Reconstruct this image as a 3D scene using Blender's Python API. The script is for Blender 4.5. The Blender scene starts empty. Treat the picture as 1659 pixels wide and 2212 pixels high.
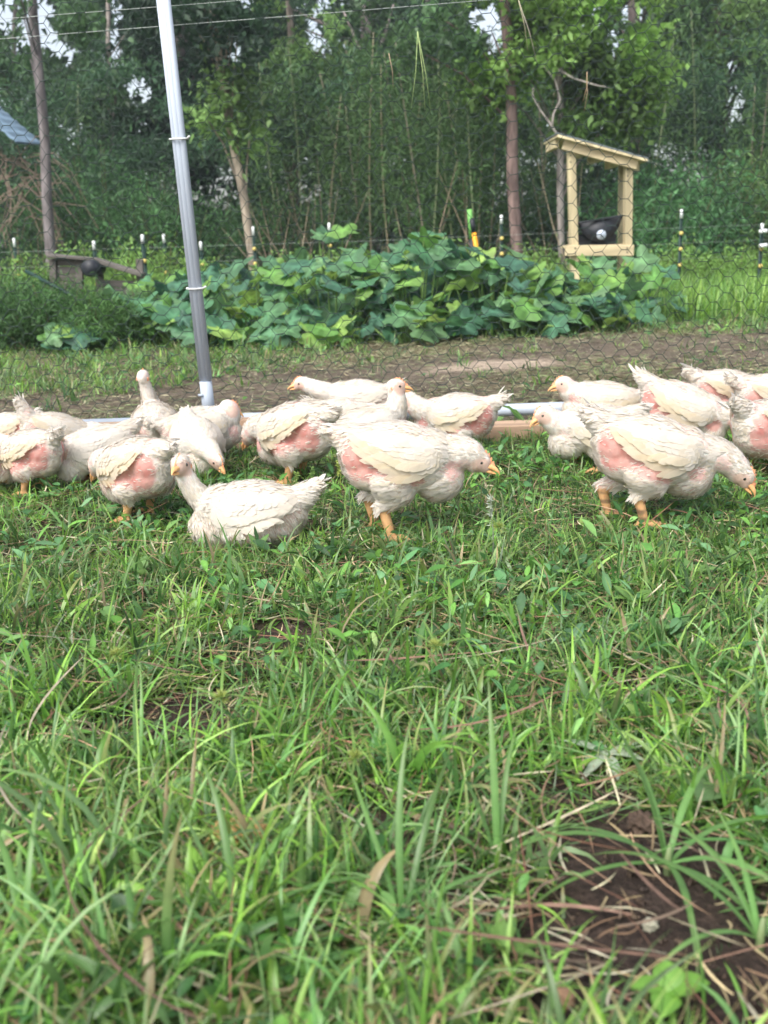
import bpy, bmesh, math, random
import numpy as np
from mathutils import Vector, Matrix, Euler, noise
from mathutils.bvhtree import BVHTree

SC = bpy.context.scene
COL = SC.collection
rng = np.random.default_rng(7)
random.seed(7)
R = math.radians

# ------------------------------------------------------------------ camera
F = 2200.0; CX, CY = 829.5, 1106.0            # focal length and centre in a 1659 x 2212 picture
PITCH = R(14.9); ROLL = R(-2.0); CAMH = 0.575
cam_d = bpy.data.cameras.new('camera'); cam = bpy.data.objects.new('camera', cam_d); COL.objects.link(cam)
RM = Matrix.Rotation(R(90) - PITCH, 3, 'X') @ Matrix.Rotation(ROLL, 3, 'Z')
cam.matrix_world = Matrix.Translation((0, 0, CAMH)) @ RM.to_4x4()
cam_d.sensor_fit = 'VERTICAL'; cam_d.sensor_height = 36.0; cam_d.sensor_width = 27.0
cam_d.lens = 36.0 * F / 2212.0
cam_d.clip_start = 0.02; cam_d.clip_end = 400
cam_d.dof.use_dof = True; cam_d.dof.focus_distance = 1.95; cam_d.dof.aperture_fstop = 6.8
SC.camera = cam

# ------------------------------------------------------------------ sky, sun, exposure
SUN_EL, SUN_AZ = R(52), R(215)
w = bpy.data.worlds.new('World'); SC.world = w; w.use_nodes = True
nt = w.node_tree; nt.nodes.clear()
sky = nt.nodes.new('ShaderNodeTexSky'); sky.sky_type = 'NISHITA'; sky.sun_disc = False
sky.sun_elevation = SUN_EL; sky.sun_rotation = SUN_AZ; sky.air_density = 1.0; sky.dust_density = 4.0; sky.ozone_density = 1.0
bg = nt.nodes.new('ShaderNodeBackground'); bg.inputs['Strength'].default_value = 0.15
wo = nt.nodes.new('ShaderNodeOutputWorld')
hs = nt.nodes.new('ShaderNodeHueSaturation'); hs.inputs['Saturation'].default_value = .5; hs.inputs['Value'].default_value = 1.15
nt.links.new(sky.outputs[0], hs.inputs['Color']); nt.links.new(hs.outputs[0], bg.inputs[0]); nt.links.new(bg.outputs[0], wo.inputs[0])
sd = bpy.data.lights.new('sun', 'SUN'); sd.energy = 1.5; sd.angle = R(28); sd.color = (1, .975, .93)
sun = bpy.data.objects.new('sun', sd); COL.objects.link(sun)
sdir = Vector((math.sin(SUN_AZ) * math.cos(SUN_EL), math.cos(SUN_AZ) * math.cos(SUN_EL), math.sin(SUN_EL)))
sun.rotation_euler = sdir.to_track_quat('Z', 'Y').to_euler()
SC.view_settings.view_transform = 'Standard'; SC.view_settings.look = 'None'
SC.view_settings.gamma = 1; SC.view_settings.use_curve_mapping = False
SC.view_settings.exposure = 0.85
SC.render.engine = 'CYCLES'
SC.cycles.max_bounces = 6; SC.cycles.transparent_max_bounces = 4; SC.cycles.use_denoising = True

# ------------------------------------------------------------------ pixel <-> world
C0 = Vector((0, 0, CAMH))
def ray(u, v):
    return RM @ Vector(((u - CX) / F, -(v - CY) / F, -1.0))
def at_z(u, v, z=0.0):
    d = ray(u, v); t = (z - CAMH) / d.z
    return C0 + d * t
def at_y(u, v, y):
    d = ray(u, v); return C0 + d * (y / d.y)
RMi = np.array(RM.transposed())
def project(p):
    q = (p - np.array([0, 0, CAMH])) @ RMi.T
    zz = np.minimum(q[:, 2], -1e-3)
    return CX + F * q[:, 0] / -zz, CY - F * q[:, 1] / -zz

# ------------------------------------------------------------------ tags
def tag(o, label=None, cat=None, group=None, kind=None):
    if label: o['label'] = label
    if cat: o['category'] = cat
    if group: o['group'] = group
    if kind: o['kind'] = kind
    return o
def empty(name, loc=(0, 0, 0), rz=0.0):
    o = bpy.data.objects.new(name, None); COL.objects.link(o)
    o.location = loc; o.rotation_euler = (0, 0, rz); o.empty_display_size = .1
    return o

# ------------------------------------------------------------------ mesh helpers
def mesh_np(name, V, Fc, col=None, smooth=True):
    """V (N,3); Fc a list of int arrays (M,k); col (N,3)"""
    V = np.asarray(V, dtype=np.float32).reshape(-1, 3)
    me = bpy.data.meshes.new(name)
    me.vertices.add(len(V)); me.vertices.foreach_set('co', V.ravel())
    Fc = [np.asarray(f, dtype=np.int32) for f in Fc if len(f)]
    tot = np.concatenate([np.full(len(f), f.shape[1], dtype=np.int32) for f in Fc])
    idx = np.concatenate([f.ravel() for f in Fc])
    start = np.concatenate([[0], np.cumsum(tot)[:-1]]).astype(np.int32)
    me.loops.add(len(idx)); me.loops.foreach_set('vertex_index', idx)
    me.polygons.add(len(tot)); me.polygons.foreach_set('loop_start', start); me.polygons.foreach_set('loop_total', tot)
    if smooth: me.polygons.foreach_set('use_smooth', np.ones(len(tot), dtype=bool))
    me.update(calc_edges=True)
    if col is not None:
        a = me.color_attributes.new('Col', 'FLOAT_COLOR', 'POINT')
        c4 = np.ones((len(V), 4), dtype=np.float32); c4[:, :3] = col
        a.data.foreach_set('color', c4.ravel())
    return me
def link(name, me, mat, parent=None):
    o = bpy.data.objects.new(name, me); COL.objects.link(o)
    if mat is not None and not me.materials: me.materials.append(mat)
    if parent is not None: o.parent = parent
    return o

class Geo:
    """collects vertices / faces / colours for one mesh"""
    def __init__(s): s.V = []; s.Q = []; s.T = []; s.C = []; s.n = 0
    def add(s, V, Q=None, T=None, C=None):
        V = np.asarray(V, dtype=float).reshape(-1, 3)
        if Q is not None and len(Q): s.Q.append(np.asarray(Q) + s.n)
        if T is not None and len(T): s.T.append(np.asarray(T) + s.n)
        C = np.broadcast_to(np.asarray((1, 1, 1) if C is None else C, dtype=float), (len(V), 3))
        s.V.append(V); s.C.append(C); s.n += len(V)
        return s
    def mesh(s, name, smooth=True):
        F_ = []
        if s.Q: F_.append(np.concatenate(s.Q))
        if s.T: F_.append(np.concatenate(s.T))
        return mesh_np(name, np.concatenate(s.V), F_, np.concatenate(s.C), smooth)
    def obj(s, name, mat, parent=None, smooth=True):
        return link(name, s.mesh(name, smooth), mat, parent)

def tube_geo(pts, rad, n=8, cap=True):
    pts = [Vector(p) for p in pts]; m = len(pts)
    rad = list(rad) if hasattr(rad, '__len__') else [rad] * m
    V = []; up = Vector((0.13, 0.21, 1)).normalized()
    prev = None
    for i, p in enumerate(pts):
        d = (pts[min(i + 1, m - 1)] - pts[max(i - 1, 0)])
        if d.length < 1e-9: d = Vector((0, 0, 1))
        d.normalize()
        if prev is None:
            a = d.cross(up) if abs(d.dot(up)) < .95 else d.cross(Vector((1, 0, 0)))
        else:
            a = prev - d * prev.dot(d)
        a.normalize(); prev = a; b = d.cross(a)
        for k in range(n):
            t = 2 * math.pi * k / n
            V.append(p + (a * math.cos(t) + b * math.sin(t)) * rad[i])
    Q = [(i * n + k, i * n + (k + 1) % n, (i + 1) * n + (k + 1) % n, (i + 1) * n + k) for i in range(m - 1) for k in range(n)]
    T = []
    if cap:
        V.append(pts[0]); V.append(pts[-1]); a0 = len(V) - 2
        for k in range(n):
            T.append((a0, (k + 1) % n, k)); T.append((a0 + 1, (m - 1) * n + k, (m - 1) * n + (k + 1) % n))
    return np.array([tuple(v) for v in V]), Q, T
def add_tube(g, pts, rad, n=8, C=None, cap=True):
    V, Q, T = tube_geo(pts, rad, n, cap); g.add(V, Q, T, C)

def box_bm(sx, sy, sz, bev=0.002, seg=1):
    bm = bmesh.new(); bmesh.ops.create_cube(bm, size=1)
    for v in bm.verts: v.co.x *= sx; v.co.y *= sy; v.co.z *= sz
    if bev: bmesh.ops.bevel(bm, geom=bm.edges[:], offset=bev, segments=seg, affect='EDGES')
    return bm
def box_obj(name, size, M, mat, parent=None, bev=.002):
    bm = box_bm(*size, bev); bmesh.ops.transform(bm, matrix=M, verts=bm.verts)
    me = bpy.data.meshes.new(name); bm.to_mesh(me); bm.free()
    return link(name, me, mat, parent)

def ribbons(root, az, tilt, bend, L, W, nseg, col, fold=0.0, tipcol=None, twist=None, floor=None, p=1.4, blunt=3.0, wave=None):
    """vectorised grass blades. fold > 0: three vertices per row (a creased blade)"""
    N = len(root); rows = nseg + 1
    s = np.linspace(0, 1, rows)
    th = tilt[:, None] + bend[:, None] * s[None, :] ** p
    azs = az[:, None] + (0 if wave is None else wave[:, None] * s[None, :])
    st = (L / nseg)[:, None]
    dx = np.sin(th) * np.cos(azs) * st; dy = np.sin(th) * np.sin(azs) * st; dz = np.cos(th) * st
    P = np.zeros((N, rows, 3)); P[:, 0] = root
    P[:, 1:, 0] = root[:, None, 0] + np.cumsum(dx[:, :-1], 1)
    P[:, 1:, 1] = root[:, None, 1] + np.cumsum(dy[:, :-1], 1)
    P[:, 1:, 2] = root[:, None, 2] + np.cumsum(dz[:, :-1], 1)
    if floor is not None:
        P[:, :, 2] = np.maximum(P[:, :, 2], floor[:, None] + 0.002 + 0.01 * (np.sin(np.arange(N) * 12.9898) * .5 + .5)[:, None])
    wprof = (0.62 + 0.38 * np.sin(np.clip(s * 3.0, 0, math.pi / 2))) * (1 - s ** blunt); wprof[-1] = 0.03
    wv = W[:, None] * wprof[None, :] * .5
    tw = np.zeros((N, rows)) if twist is None else twist[:, None] * s[None, :] + twist[:, None] * .4
    T = np.stack([np.sin(th) * np.cos(azs), np.sin(th) * np.sin(azs), np.cos(th)], -1)
    S = np.stack([-np.sin(azs), np.cos(azs), np.zeros_like(azs)], -1)
    Nn = np.cross(S, T)
    S2 = S * np.cos(tw)[..., None] + Nn * np.sin(tw)[..., None]
    N2 = np.cross(S2, T)
    a = P + S2 * wv[..., None]; b = P - S2 * wv[..., None]
    if fold > 0:
        m = P - N2 * (wv * fold)[..., None]
        V = np.stack([a, m, b], 2); k = 3
    else:
        V = np.stack([a, b], 2); k = 2
    V = V.reshape(N, rows * k, 3)
    q = []
    for i in range(nseg):
        for j in range(k - 1):
            q.append((i * k + j, i * k + j + 1, (i + 1) * k + j + 1, (i + 1) * k + j))
    q = np.array(q)
    Q = (q[None] + (np.arange(N) * rows * k)[:, None, None]).reshape(-1, 4)
    c = np.repeat(col[:, None, :], rows, 1)
    if tipcol is not None:
        f = (s ** 2)[None, :, None]; c = c * (1 - f) + tipcol[:, None, :] * f
    c = np.repeat(c[:, :, None, :], k, 2)
    if fold > 0: c[:, :, 1, :] *= 1.18
    return V.reshape(-1, 3), Q, c.reshape(-1, 3)

def leaf_quads(P, D, Nn, L, W, col):
    """folded rhombic leaves: P base, D direction, Nn normal"""
    N = len(P); S = np.cross(D, Nn); S /= np.linalg.norm(S, axis=1)[:, None] + 1e-9
    mid = P + D * (L * .45)[:, None]
    V = np.stack([P, mid + S * (W * .5)[:, None] + Nn * (W * .12)[:, None], P + D * L[:, None] - Nn * (L * .12)[:, None],
                  mid - S * (W * .5)[:, None] + Nn * (W * .12)[:, None]], 1).reshape(-1, 3)
    i = np.arange(N)[:, None] * 4
    T = np.concatenate([i + np.array([[0, 1, 2]]), i + np.array([[0, 2, 3]])])
    return V, T, np.repeat(col, 4, 0)
def unit(a): return a / (np.linalg.norm(a, axis=-1, keepdims=True) + 1e-9)
def rand_dirs(n, zb=0.0):
    d = rng.normal(size=(n, 3)); d[:, 2] += zb; return unit(d)

# ------------------------------------------------------------------ materials
def new_mat(name):
    m = bpy.data.materials.new(name); m.use_nodes = True
    nt = m.node_tree; nt.nodes.clear()
    out = nt.nodes.new('ShaderNodeOutputMaterial')
    return m, nt, out
def N_(nt, t, **kw):
    n = nt.nodes.new(t)
    for k, v in kw.items(): setattr(n, k, v)
    return n
def leaf_mat(name, trans=.35, rough=.45, spec=.4, tint=(1, 1, 1), noise_scale=60, vary=.25, obj_random=0.0, base=None):
    m, nt, out = new_mat(name); L = nt.links.new
    if base is None:
        src = N_(nt, 'ShaderNodeAttribute', attribute_name='Col').outputs['Color']
    else:
        rgb = N_(nt, 'ShaderNodeRGB'); rgb.outputs[0].default_value = (*base, 1); src = rgb.outputs[0]
    geo = N_(nt, 'ShaderNodeNewGeometry')
    no = N_(nt, 'ShaderNodeTexNoise'); no.inputs['Scale'].default_value = noise_scale; no.inputs['Detail'].default_value = 3
    L(geo.outputs['Position'], no.inputs['Vector'])
    mr = N_(nt, 'ShaderNodeMapRange'); L(no.outputs['Fac'], mr.inputs['Value'])
    mr.inputs['To Min'].default_value = 1 - vary; mr.inputs['To Max'].default_value = 1 + vary
    hsv = N_(nt, 'ShaderNodeHueSaturation'); L(src, hsv.inputs['Color']); L(mr.outputs[0], hsv.inputs['Value'])
    if obj_random:
        oi = N_(nt, 'ShaderNodeObjectInfo')
        m2 = N_(nt, 'ShaderNodeMapRange'); L(oi.outputs['Random'], m2.inputs['Value'])
        m2.inputs['To Min'].default_value = .5 - obj_random; m2.inputs['To Max'].default_value = .5 + obj_random * .6
        L(m2.outputs[0], hsv.inputs['Hue'])
        mul = N_(nt, 'ShaderNodeMath', operation='MULTIPLY'); L(mr.outputs[0], mul.inputs[0])
        m3 = N_(nt, 'ShaderNodeMapRange'); L(oi.outputs['Random'], m3.inputs['Value'])
        m3.inputs['To Min'].default_value = 1.2; m3.inputs['To Max'].default_value = .75
        L(m3.outputs[0], mul.inputs[1]); L(mul.outputs[0], hsv.inputs['Value'])
    p = N_(nt, 'ShaderNodeBsdfPrincipled'); L(hsv.outputs[0], p.inputs['Base Color'])
    p.inputs['Roughness'].default_value = rough; p.inputs['Specular IOR Level'].default_value = spec
    if trans > 0:
        tr = N_(nt, 'ShaderNodeBsdfTranslucent'); mx = N_(nt, 'ShaderNodeMixShader'); mx.inputs[0].default_value = trans
        h2 = N_(nt, 'ShaderNodeHueSaturation'); L(hsv.outputs[0], h2.inputs['Color']); h2.inputs['Value'].default_value = 1.5; h2.inputs['Hue'].default_value = .485
        L(h2.outputs[0], tr.inputs['Color']); L(p.outputs[0], mx.inputs[1]); L(tr.outputs[0], mx.inputs[2]); L(mx.outputs[0], out.inputs[0])
    else:
        L(p.outputs[0], out.inputs[0])
    return m
def attr_mat(name, rough=.8, spec=.3, noise_scale=40, vary=.2, bump=.3, bump_scale=200, stretch=(1, 1, 1), base=None, metal=0.0, sss=0.0, coords='Object', detail=5):
    m, nt, out = new_mat(name); L = nt.links.new
    if base is None: src = N_(nt, 'ShaderNodeAttribute', attribute_name='Col').outputs['Color']
    else:
        rgb = N_(nt, 'ShaderNodeRGB'); rgb.outputs[0].default_value = (*base, 1); src = rgb.outputs[0]
    tc = N_(nt, 'ShaderNodeTexCoord'); mp = N_(nt, 'ShaderNodeMapping'); mp.inputs['Scale'].default_value = stretch
    L(tc.outputs[coords], mp.inputs['Vector'])
    no = N_(nt, 'ShaderNodeTexNoise'); no.inputs['Scale'].default_value = noise_scale; no.inputs['Detail'].default_value = detail
    L(mp.outputs[0], no.inputs['Vector'])
    mr = N_(nt, 'ShaderNodeMapRange'); L(no.outputs['Fac'], mr.inputs['Value'])
    mr.inputs['From Min'].default_value = .3; mr.inputs['From Max'].default_value = .7
    mr.inputs['To Min'].default_value = 1 - vary; mr.inputs['To Max'].default_value = 1 + vary
    hsv = N_(nt, 'ShaderNodeHueSaturation'); L(src, hsv.inputs['Color']); L(mr.outputs[0], hsv.inputs['Value'])
    p = N_(nt, 'ShaderNodeBsdfPrincipled'); L(hsv.outputs[0], p.inputs['Base Color'])
    p.inputs['Roughness'].default_value = rough; p.inputs['Specular IOR Level'].default_value = spec; p.inputs['Metallic'].default_value = metal
    if sss:
        p.inputs['Subsurface Weight'].default_value = sss; p.inputs['Subsurface Radius'].default_value = (.012, .004, .003); p.inputs['Subsurface Scale'].default_value = .6
    if bump:
        n2 = N_(nt, 'ShaderNodeTexNoise'); n2.inputs['Scale'].default_value = bump_scale; n2.inputs['Detail'].default_value = 4
        L(mp.outputs[0], n2.inputs['Vector'])
        b = N_(nt, 'ShaderNodeBump'); b.inputs['Strength'].default_value = bump; b.inputs['Distance'].default_value = .01
        L(n2.outputs['Fac'], b.inputs['Height']); L(b.outputs[0], p.inputs['Normal'])
    L(p.outputs[0], out.inputs[0])
    return m

M_grass = leaf_mat('grass_blade', trans=.38, rough=.38, spec=.5, noise_scale=90, vary=.22)
M_leaf = leaf_mat('tree_leaf', trans=.35, rough=.5, spec=.35, noise_scale=3, vary=.35)
M_weed = leaf_mat('weed_leaf', trans=.35, rough=.45, spec=.45, noise_scale=50, vary=.25)
M_straw = attr_mat('dry_straw', rough=.7, noise_scale=60, vary=.3, bump=0)
M_body = attr_mat('bird_skin_and_down', rough=.75, spec=.2, noise_scale=120, vary=.07, bump=.12, bump_scale=260, sss=.15)
M_feather = leaf_mat('white_feather', trans=.38, rough=.75, spec=.15, noise_scale=120, vary=.07)
M_beak = attr_mat('horn_beak', rough=.45, spec=.4, base=(.74, .40, .17), noise_scale=90, vary=.2, bump=.1)
M_comb = attr_mat('comb_flesh', rough=.55, spec=.4, base=(.76, .33, .17), noise_scale=120, vary=.2, bump=.3, sss=.2)
M_eye = attr_mat('dark_eye', rough=.08, spec=.8, base=(.012, .010, .009), vary=0, bump=0)
M_iris = attr_mat('grey_iris', rough=.25, spec=.6, base=(.22, .19, .15), vary=.1, bump=0)
M_galv = attr_mat('galvanised_steel', rough=.5, spec=.2, base=(.40, .45, .52), metal=.05, noise_scale=9, vary=.16, bump=.05, bump_scale=60, stretch=(1, 1, .12))
M_wire = attr_mat('coated_wire', rough=.6, spec=.3, base=(.022, .040, .034), noise_scale=10, vary=.3, bump=0)
M_line = attr_mat('pale_line', rough=.5, base=(.42, .46, .43), vary=.1, bump=0)
M_tie = attr_mat('white_nylon', rough=.4, base=(.72, .74, .74), vary=.05, bump=0)
M_wood = attr_mat('weathered_board', rough=.85, base=(.34, .235, .16), noise_scale=14, vary=.45, bump=.4, bump_scale=40, stretch=(.12, 1, 1))
M_lumber = attr_mat('new_lumber', rough=.7, base=(.58, .49, .30), noise_scale=14, vary=.35, bump=.2, bump_scale=30, stretch=(1, 1, .1))
M_lumber_h = attr_mat('new_lumber_rail', rough=.7, base=(.57, .47, .29), noise_scale=14, vary=.35, bump=.2, bump_scale=30, stretch=(.12, 1, 1))
M_roof = attr_mat('grey_roll_roofing', rough=.9, base=(.16, .19, .20), noise_scale=60, vary=.35, bump=.5, bump_scale=300)
M_black = attr_mat('black_rubber', rough=.5, spec=.4, base=(.018, .021, .027), noise_scale=20, vary=.25, bump=.1)
M_bark = attr_mat('pine_bark', rough=.95, noise_scale=16, vary=.65, bump=.9, bump_scale=14, stretch=(1, 1, .25), coords='Object')
M_twig = attr_mat('dead_twig', rough=.9, noise_scale=12, vary=.4, bump=0)
M_cane = attr_mat('cane_stem', rough=.55, noise_scale=6, vary=.3, bump=0)
M_greenpost = attr_mat('green_painted_steel', rough=.5, base=(.015, .045, .035), noise_scale=12, vary=.3, bump=0)
M_white = attr_mat('white_plastic', rough=.4, base=(.80, .82, .82), vary=.05, bump=0)
M_yellow = attr_mat('yellow_plastic', rough=.45, base=(.66, .52, .16), vary=.1, bump=0)
M_orange = attr_mat('orange_fibreglass', rough=.4, base=(.80, .36, .02), vary=.1, bump=0)
M_lime = attr_mat('green_plastic', rough=.4, base=(.16, .42, .10), vary=.1, bump=0)
M_dwood = attr_mat('old_grey_wood', rough=.9, base=(.13, .118, .105), noise_scale=8, vary=.5, bump=.5, bump_scale=30, stretch=(.15, 1, 1))
M_tin = attr_mat('sky_tinted_sheet_metal', rough=.4, base=(.17, .25, .33), metal=.1, noise_scale=5, vary=.4, bump=.1)  # blue in the base colour stands in for reflected sky
M_lump = attr_mat('porous_tan_fungus', rough=.9, base=(.40, .26, .10), noise_scale=90, vary=.6, bump=1.0, bump_scale=140)
M_clod = attr_mat('earth_clod', rough=.95, base=(.085, .058, .042), noise_scale=60, vary=.4, bump=.8, bump_scale=120)
M_pebble = attr_mat('pebble', rough=.8, base=(.34, .20, .13), noise_scale=50, vary=.25, bump=.3)
M_squash = leaf_mat('squash_leaf', trans=.25, rough=.55, spec=.35, noise_scale=22, vary=.3, obj_random=.03)
M_squash_stem = attr_mat('squash_stem', rough=.6, base=(.17, .28, .08), vary=.2, bump=0)

M_straw_bud = attr_mat('dry_bud', rough=.8, base=(.34, .33, .25), noise_scale=200, vary=.3, bump=.3)
def soil_mat():
    m, nt, out = new_mat('soil_ground'); L = nt.links.new
    at = N_(nt, 'ShaderNodeAttribute', attribute_name='Col')
    geo = N_(nt, 'ShaderNodeNewGeometry')
    n1 = N_(nt, 'ShaderNodeTexNoise'); n1.inputs['Scale'].default_value = 28; n1.inputs['Detail'].default_value = 8; n1.inputs['Roughness'].default_value = .7
    n2 = N_(nt, 'ShaderNodeTexNoise'); n2.inputs['Scale'].default_value = 160; n2.inputs['Detail'].default_value = 4
    n3 = N_(nt, 'ShaderNodeTexVoronoi'); n3.inputs['Scale'].default_value = 190
    for n in (n1, n2, n3): L(geo.outputs['Position'], n.inputs['Vector'])
    mr = N_(nt, 'ShaderNodeMapRange'); L(n1.outputs['Fac'], mr.inputs['Value'])
    mr.inputs['From Min'].default_value = .3; mr.inputs['From Max'].default_value = .72; mr.inputs['To Min'].default_value = .45; mr.inputs['To Max'].default_value = 1.6
    mr2 = N_(nt, 'ShaderNodeMapRange'); L(n2.outputs['Fac'], mr2.inputs['Value'])
    mr2.inputs['From Min'].default_value = .3; mr2.inputs['From Max'].default_value = .7; mr2.inputs['To Min'].default_value = .65; mr2.inputs['To Max'].default_value = 1.35
    mu = N_(nt, 'ShaderNodeMath', operation='MULTIPLY'); L(mr.outputs[0], mu.inputs[0]); L(mr2.outputs[0], mu.inputs[1])
    hsv = N_(nt, 'ShaderNodeHueSaturation'); L(at.outputs['Color'], hsv.inputs['Color']); L(mu.outputs[0], hsv.inputs['Value'])
    p = N_(nt, 'ShaderNodeBsdfPrincipled'); L(hsv.outputs[0], p.inputs['Base Color']); p.inputs['Roughness'].default_value = .85; p.inputs['Specular IOR Level'].default_value = .25
    ad = N_(nt, 'ShaderNodeMath', operation='MULTIPLY_ADD'); L(n1.outputs['Fac'], ad.inputs[0]); ad.inputs[1].default_value = 2.5; L(n2.outputs['Fac'], ad.inputs[2])
    ad2 = N_(nt, 'ShaderNodeMath', operation='MULTIPLY_ADD'); L(n3.outputs['Distance'], ad2.inputs[0]); ad2.inputs[1].default_value = .5; L(ad.outputs[0], ad2.inputs[2])
    b = N_(nt, 'ShaderNodeBump'); b.inputs['Strength'].default_value = .8; b.inputs['Distance'].default_value = .012
    L(ad2.outputs[0], b.inputs['Height']); L(b.outputs[0], p.inputs['Normal']); L(p.outputs[0], out.inputs[0])
    return m
M_soil = soil_mat()

# ------------------------------------------------------------------ ground
def fbm(x, y, s, seed=0.0):
    """cheap smooth pseudo noise in -1..1"""
    a = 0
    for k, (fx, fy, ph, am) in enumerate(((1.0, .7, 1.3, .3), (-.6, 1.2, 4.1, .3), (1.9, -1.1, 2.2, .2), (2.3, 2.7, .7, .12), (-3.7, 2.9, 5.3, .08), (5.1, 4.3, 3.3, .06))):
        a = a + am * np.sin((fx * x + fy * y) * s + ph + seed * (k + 1))
    return a * 1.4
def ground_z(x, y):
    near = np.clip((7 - y) / 4, 0, 1)
    return (.010 * fbm(x, y, 5.0) + .006 * fbm(x, y, 14.0, 2) + .003 * fbm(x, y, 37.0, 5)) * near
SAND = at_z(1080, 790)
BARE = []   # bare soil patches: centre x, y, radius x, radius y
def patch(u, v, ru, rv):
    c = at_z(u, v); e = at_z(u + ru, v); g = at_z(u, v - rv)
    BARE.append((c.x, c.y, abs(e.x - c.x), abs(g.y - c.y)))
patch(1440, 2035, 290, 225); patch(1330, 1830, 150, 75); patch(1610, 2160, 260, 150); patch(395, 1545, 130, 50); patch(830, 1790, 150, 50); patch(1000, 1960, 120, 60); patch(640, 1370, 90, 22); patch(1330, 1480, 80, 22)
patch(1180, 2190, 120, 70); patch(1300, 1700, 110, 35)
def bare(x, y):
    m = np.zeros_like(x)
    wob = 1 + .35 * fbm(x, y, 16.0, 3) + .2 * fbm(x, y, 45., 1)
    for cx, cy, rx, ry in BARE:
        d = np.sqrt(((x - cx) / rx) ** 2 + ((y - cy) / ry) ** 2) * wob
        m = np.maximum(m, np.clip((1.45 - d) / .4, 0, 1))
    return m
def lerp(a, b, t): return a + (b - a) * t
def build_ground():
    xs = np.concatenate([[-300, -120, -60, -30, -16, -9, -6, -4.2], np.linspace(-3.2, 3.2, 330), [4.2, 6, 9, 16, 30, 60, 120, 300]])
    ys = np.concatenate([[-60, -15, -3, -.6], np.linspace(0, 3.4, 230), np.linspace(3.45, 8, 90), [9, 10.5, 12.5, 15, 19, 25, 35, 60, 120, 300]])
    X, Y = np.meshgrid(xs, ys); Z = ground_z(X, Y)
    V = np.stack([X, Y, Z], -1).reshape(-1, 3)
    nx = len(xs); i = np.arange(len(ys) - 1)[:, None] * nx + np.arange(nx - 1)[None]
    Q = np.stack([i, i + 1, i + 1 + nx, i + nx], -1).reshape(-1, 4)
    x, y = V[:, 0], V[:, 1]
    c = np.empty((len(V), 3))
    under = np.array([.045, .036, .020]); soil = np.array([.048, .033, .026]); dirt = np.array([.150, .118, .086]); far = np.array([.07, .085, .03])
    c[:] = under
    b = bare(x, y)[:, None]; c = lerp(c, soil, b)
    t = np.clip((y - 2.75 + .15 * fbm(x, y, 3)) / .35, 0, 1)[:, None]; c = lerp(c, dirt, t)
    dn = np.clip(fbm(x, y, 2.6, 9) * 1.1, 0, 1)[:, None] * t; c = lerp(c, np.array([.145, .125, .065]), dn * .8)
    t = np.clip((y - 6.0 + .4 * fbm(x, y, 1.5)) / .6, 0, 1)[:, None]; c = lerp(c, far, t)
    pc = at_z(1080, 790); d = np.sqrt(((x - pc.x) / .36) ** 2 + ((y - pc.y) / .26) ** 2) * (1 + .3 * fbm(x, y, 9, 4))
    c = lerp(c, np.array([.52, .41, .31]), (np.clip((1.0 - d) / .55, 0, 1) * .8)[:, None])
    c *= (1 + .18 * fbm(x, y, 7, 8))[:, None]
    o = link('ground', mesh_np('ground', V, [Q], c), M_soil)
    tag(o, kind='structure')
build_ground()

# ------------------------------------------------------------------ grass and weeds
GREEN = np.array([(.085, .17, .035), (.13, .24, .055), (.18, .30, .06), (.065, .14, .045), (.12, .215, .085), (.22, .31, .10), (.055, .11, .035), (.17, .25, .12)])
def pick_green(n, bright=1.0, var=.22):
    c = GREEN[rng.integers(0, len(GREEN), n)] * np.array([.94, 1.12, .98]) * (1 + rng.normal(0, var * 1.3, (n, 1))).clip(.4, 1.9)
    return c * bright
def frustum_points(n, y0, y1, margin=1.25, power=1.0):
    y = (rng.random(n) * (y1 ** power - y0 ** power) + y0 ** power) ** (1 / power)
    half = (CX / F) * np.sqrt(y ** 2 + CAMH ** 2) * margin + .08
    x = (rng.random(n) * 2 - 1) * half
    return x, y
def tufts(g, nt_, y0, y1, per, Lr, Wr, nseg, fold, tilt_s=.75, bend_r=(.3, 1.9), bright=1.0, spread=.02, dens=None, power=1.0, tall=None):
    x, y = frustum_points(nt_, y0, y1, power=power)
    keep = rng.random(nt_) > bare(x, y) * .985
    if dens is not None: keep &= rng.random(nt_) < dens(x, y)
    x, y = x[keep], y[keep]; n = len(x)
    k = rng.integers(per[0], per[1] + 1, n); idx = np.repeat(np.arange(n), k); m = len(idx)
    tc = pick_green(n, bright)[idx]; tl = rng.lognormal(0, .28, n)[idx]; tw = rng.lognormal(0, .38, n)[idx]
    lean = rng.random(n) * 2 * math.pi
    rx = x[idx] + rng.normal(0, spread, m); ry = y[idx] + rng.normal(0, spread, m)
    az = np.where(rng.random(m) < .35, lean[idx] + rng.normal(0, .6, m), rng.random(m) * 2 * math.pi)
    tilt = np.abs(rng.normal(0, tilt_s, m)).clip(0, 1.5); bend = rng.uniform(*bend_r, m)
    L = rng.uniform(*Lr, m) * tl; W = rng.uniform(*Wr, m) * tw
    z = ground_z(rx, ry)
    col = tc * (1 + rng.normal(0, .14, (m, 1))); col = np.clip(col, .01, .6)
    dry = rng.random(m) < .04; col[dry] = np.array([.36, .30, .18]) * rng.uniform(.6, 1.1, (dry.sum(), 1))
    tip = col * np.array([1.25, 1.12, .9]); bt = rng.random(m) < .12; tip[bt] = np.array([.34, .27, .13]) * rng.uniform(.6, 1.2, (bt.sum(), 1))
    V, Q, C = ribbons(np.stack([rx, ry, z - .003], 1), az, tilt, bend, L, W, nseg, col, fold=fold, tipcol=tip,
                      twist=rng.normal(0, .5, m), floor=z, blunt=2.6, wave=rng.normal(0, .35, m))
    g.add(V, Q, None, C)
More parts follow.
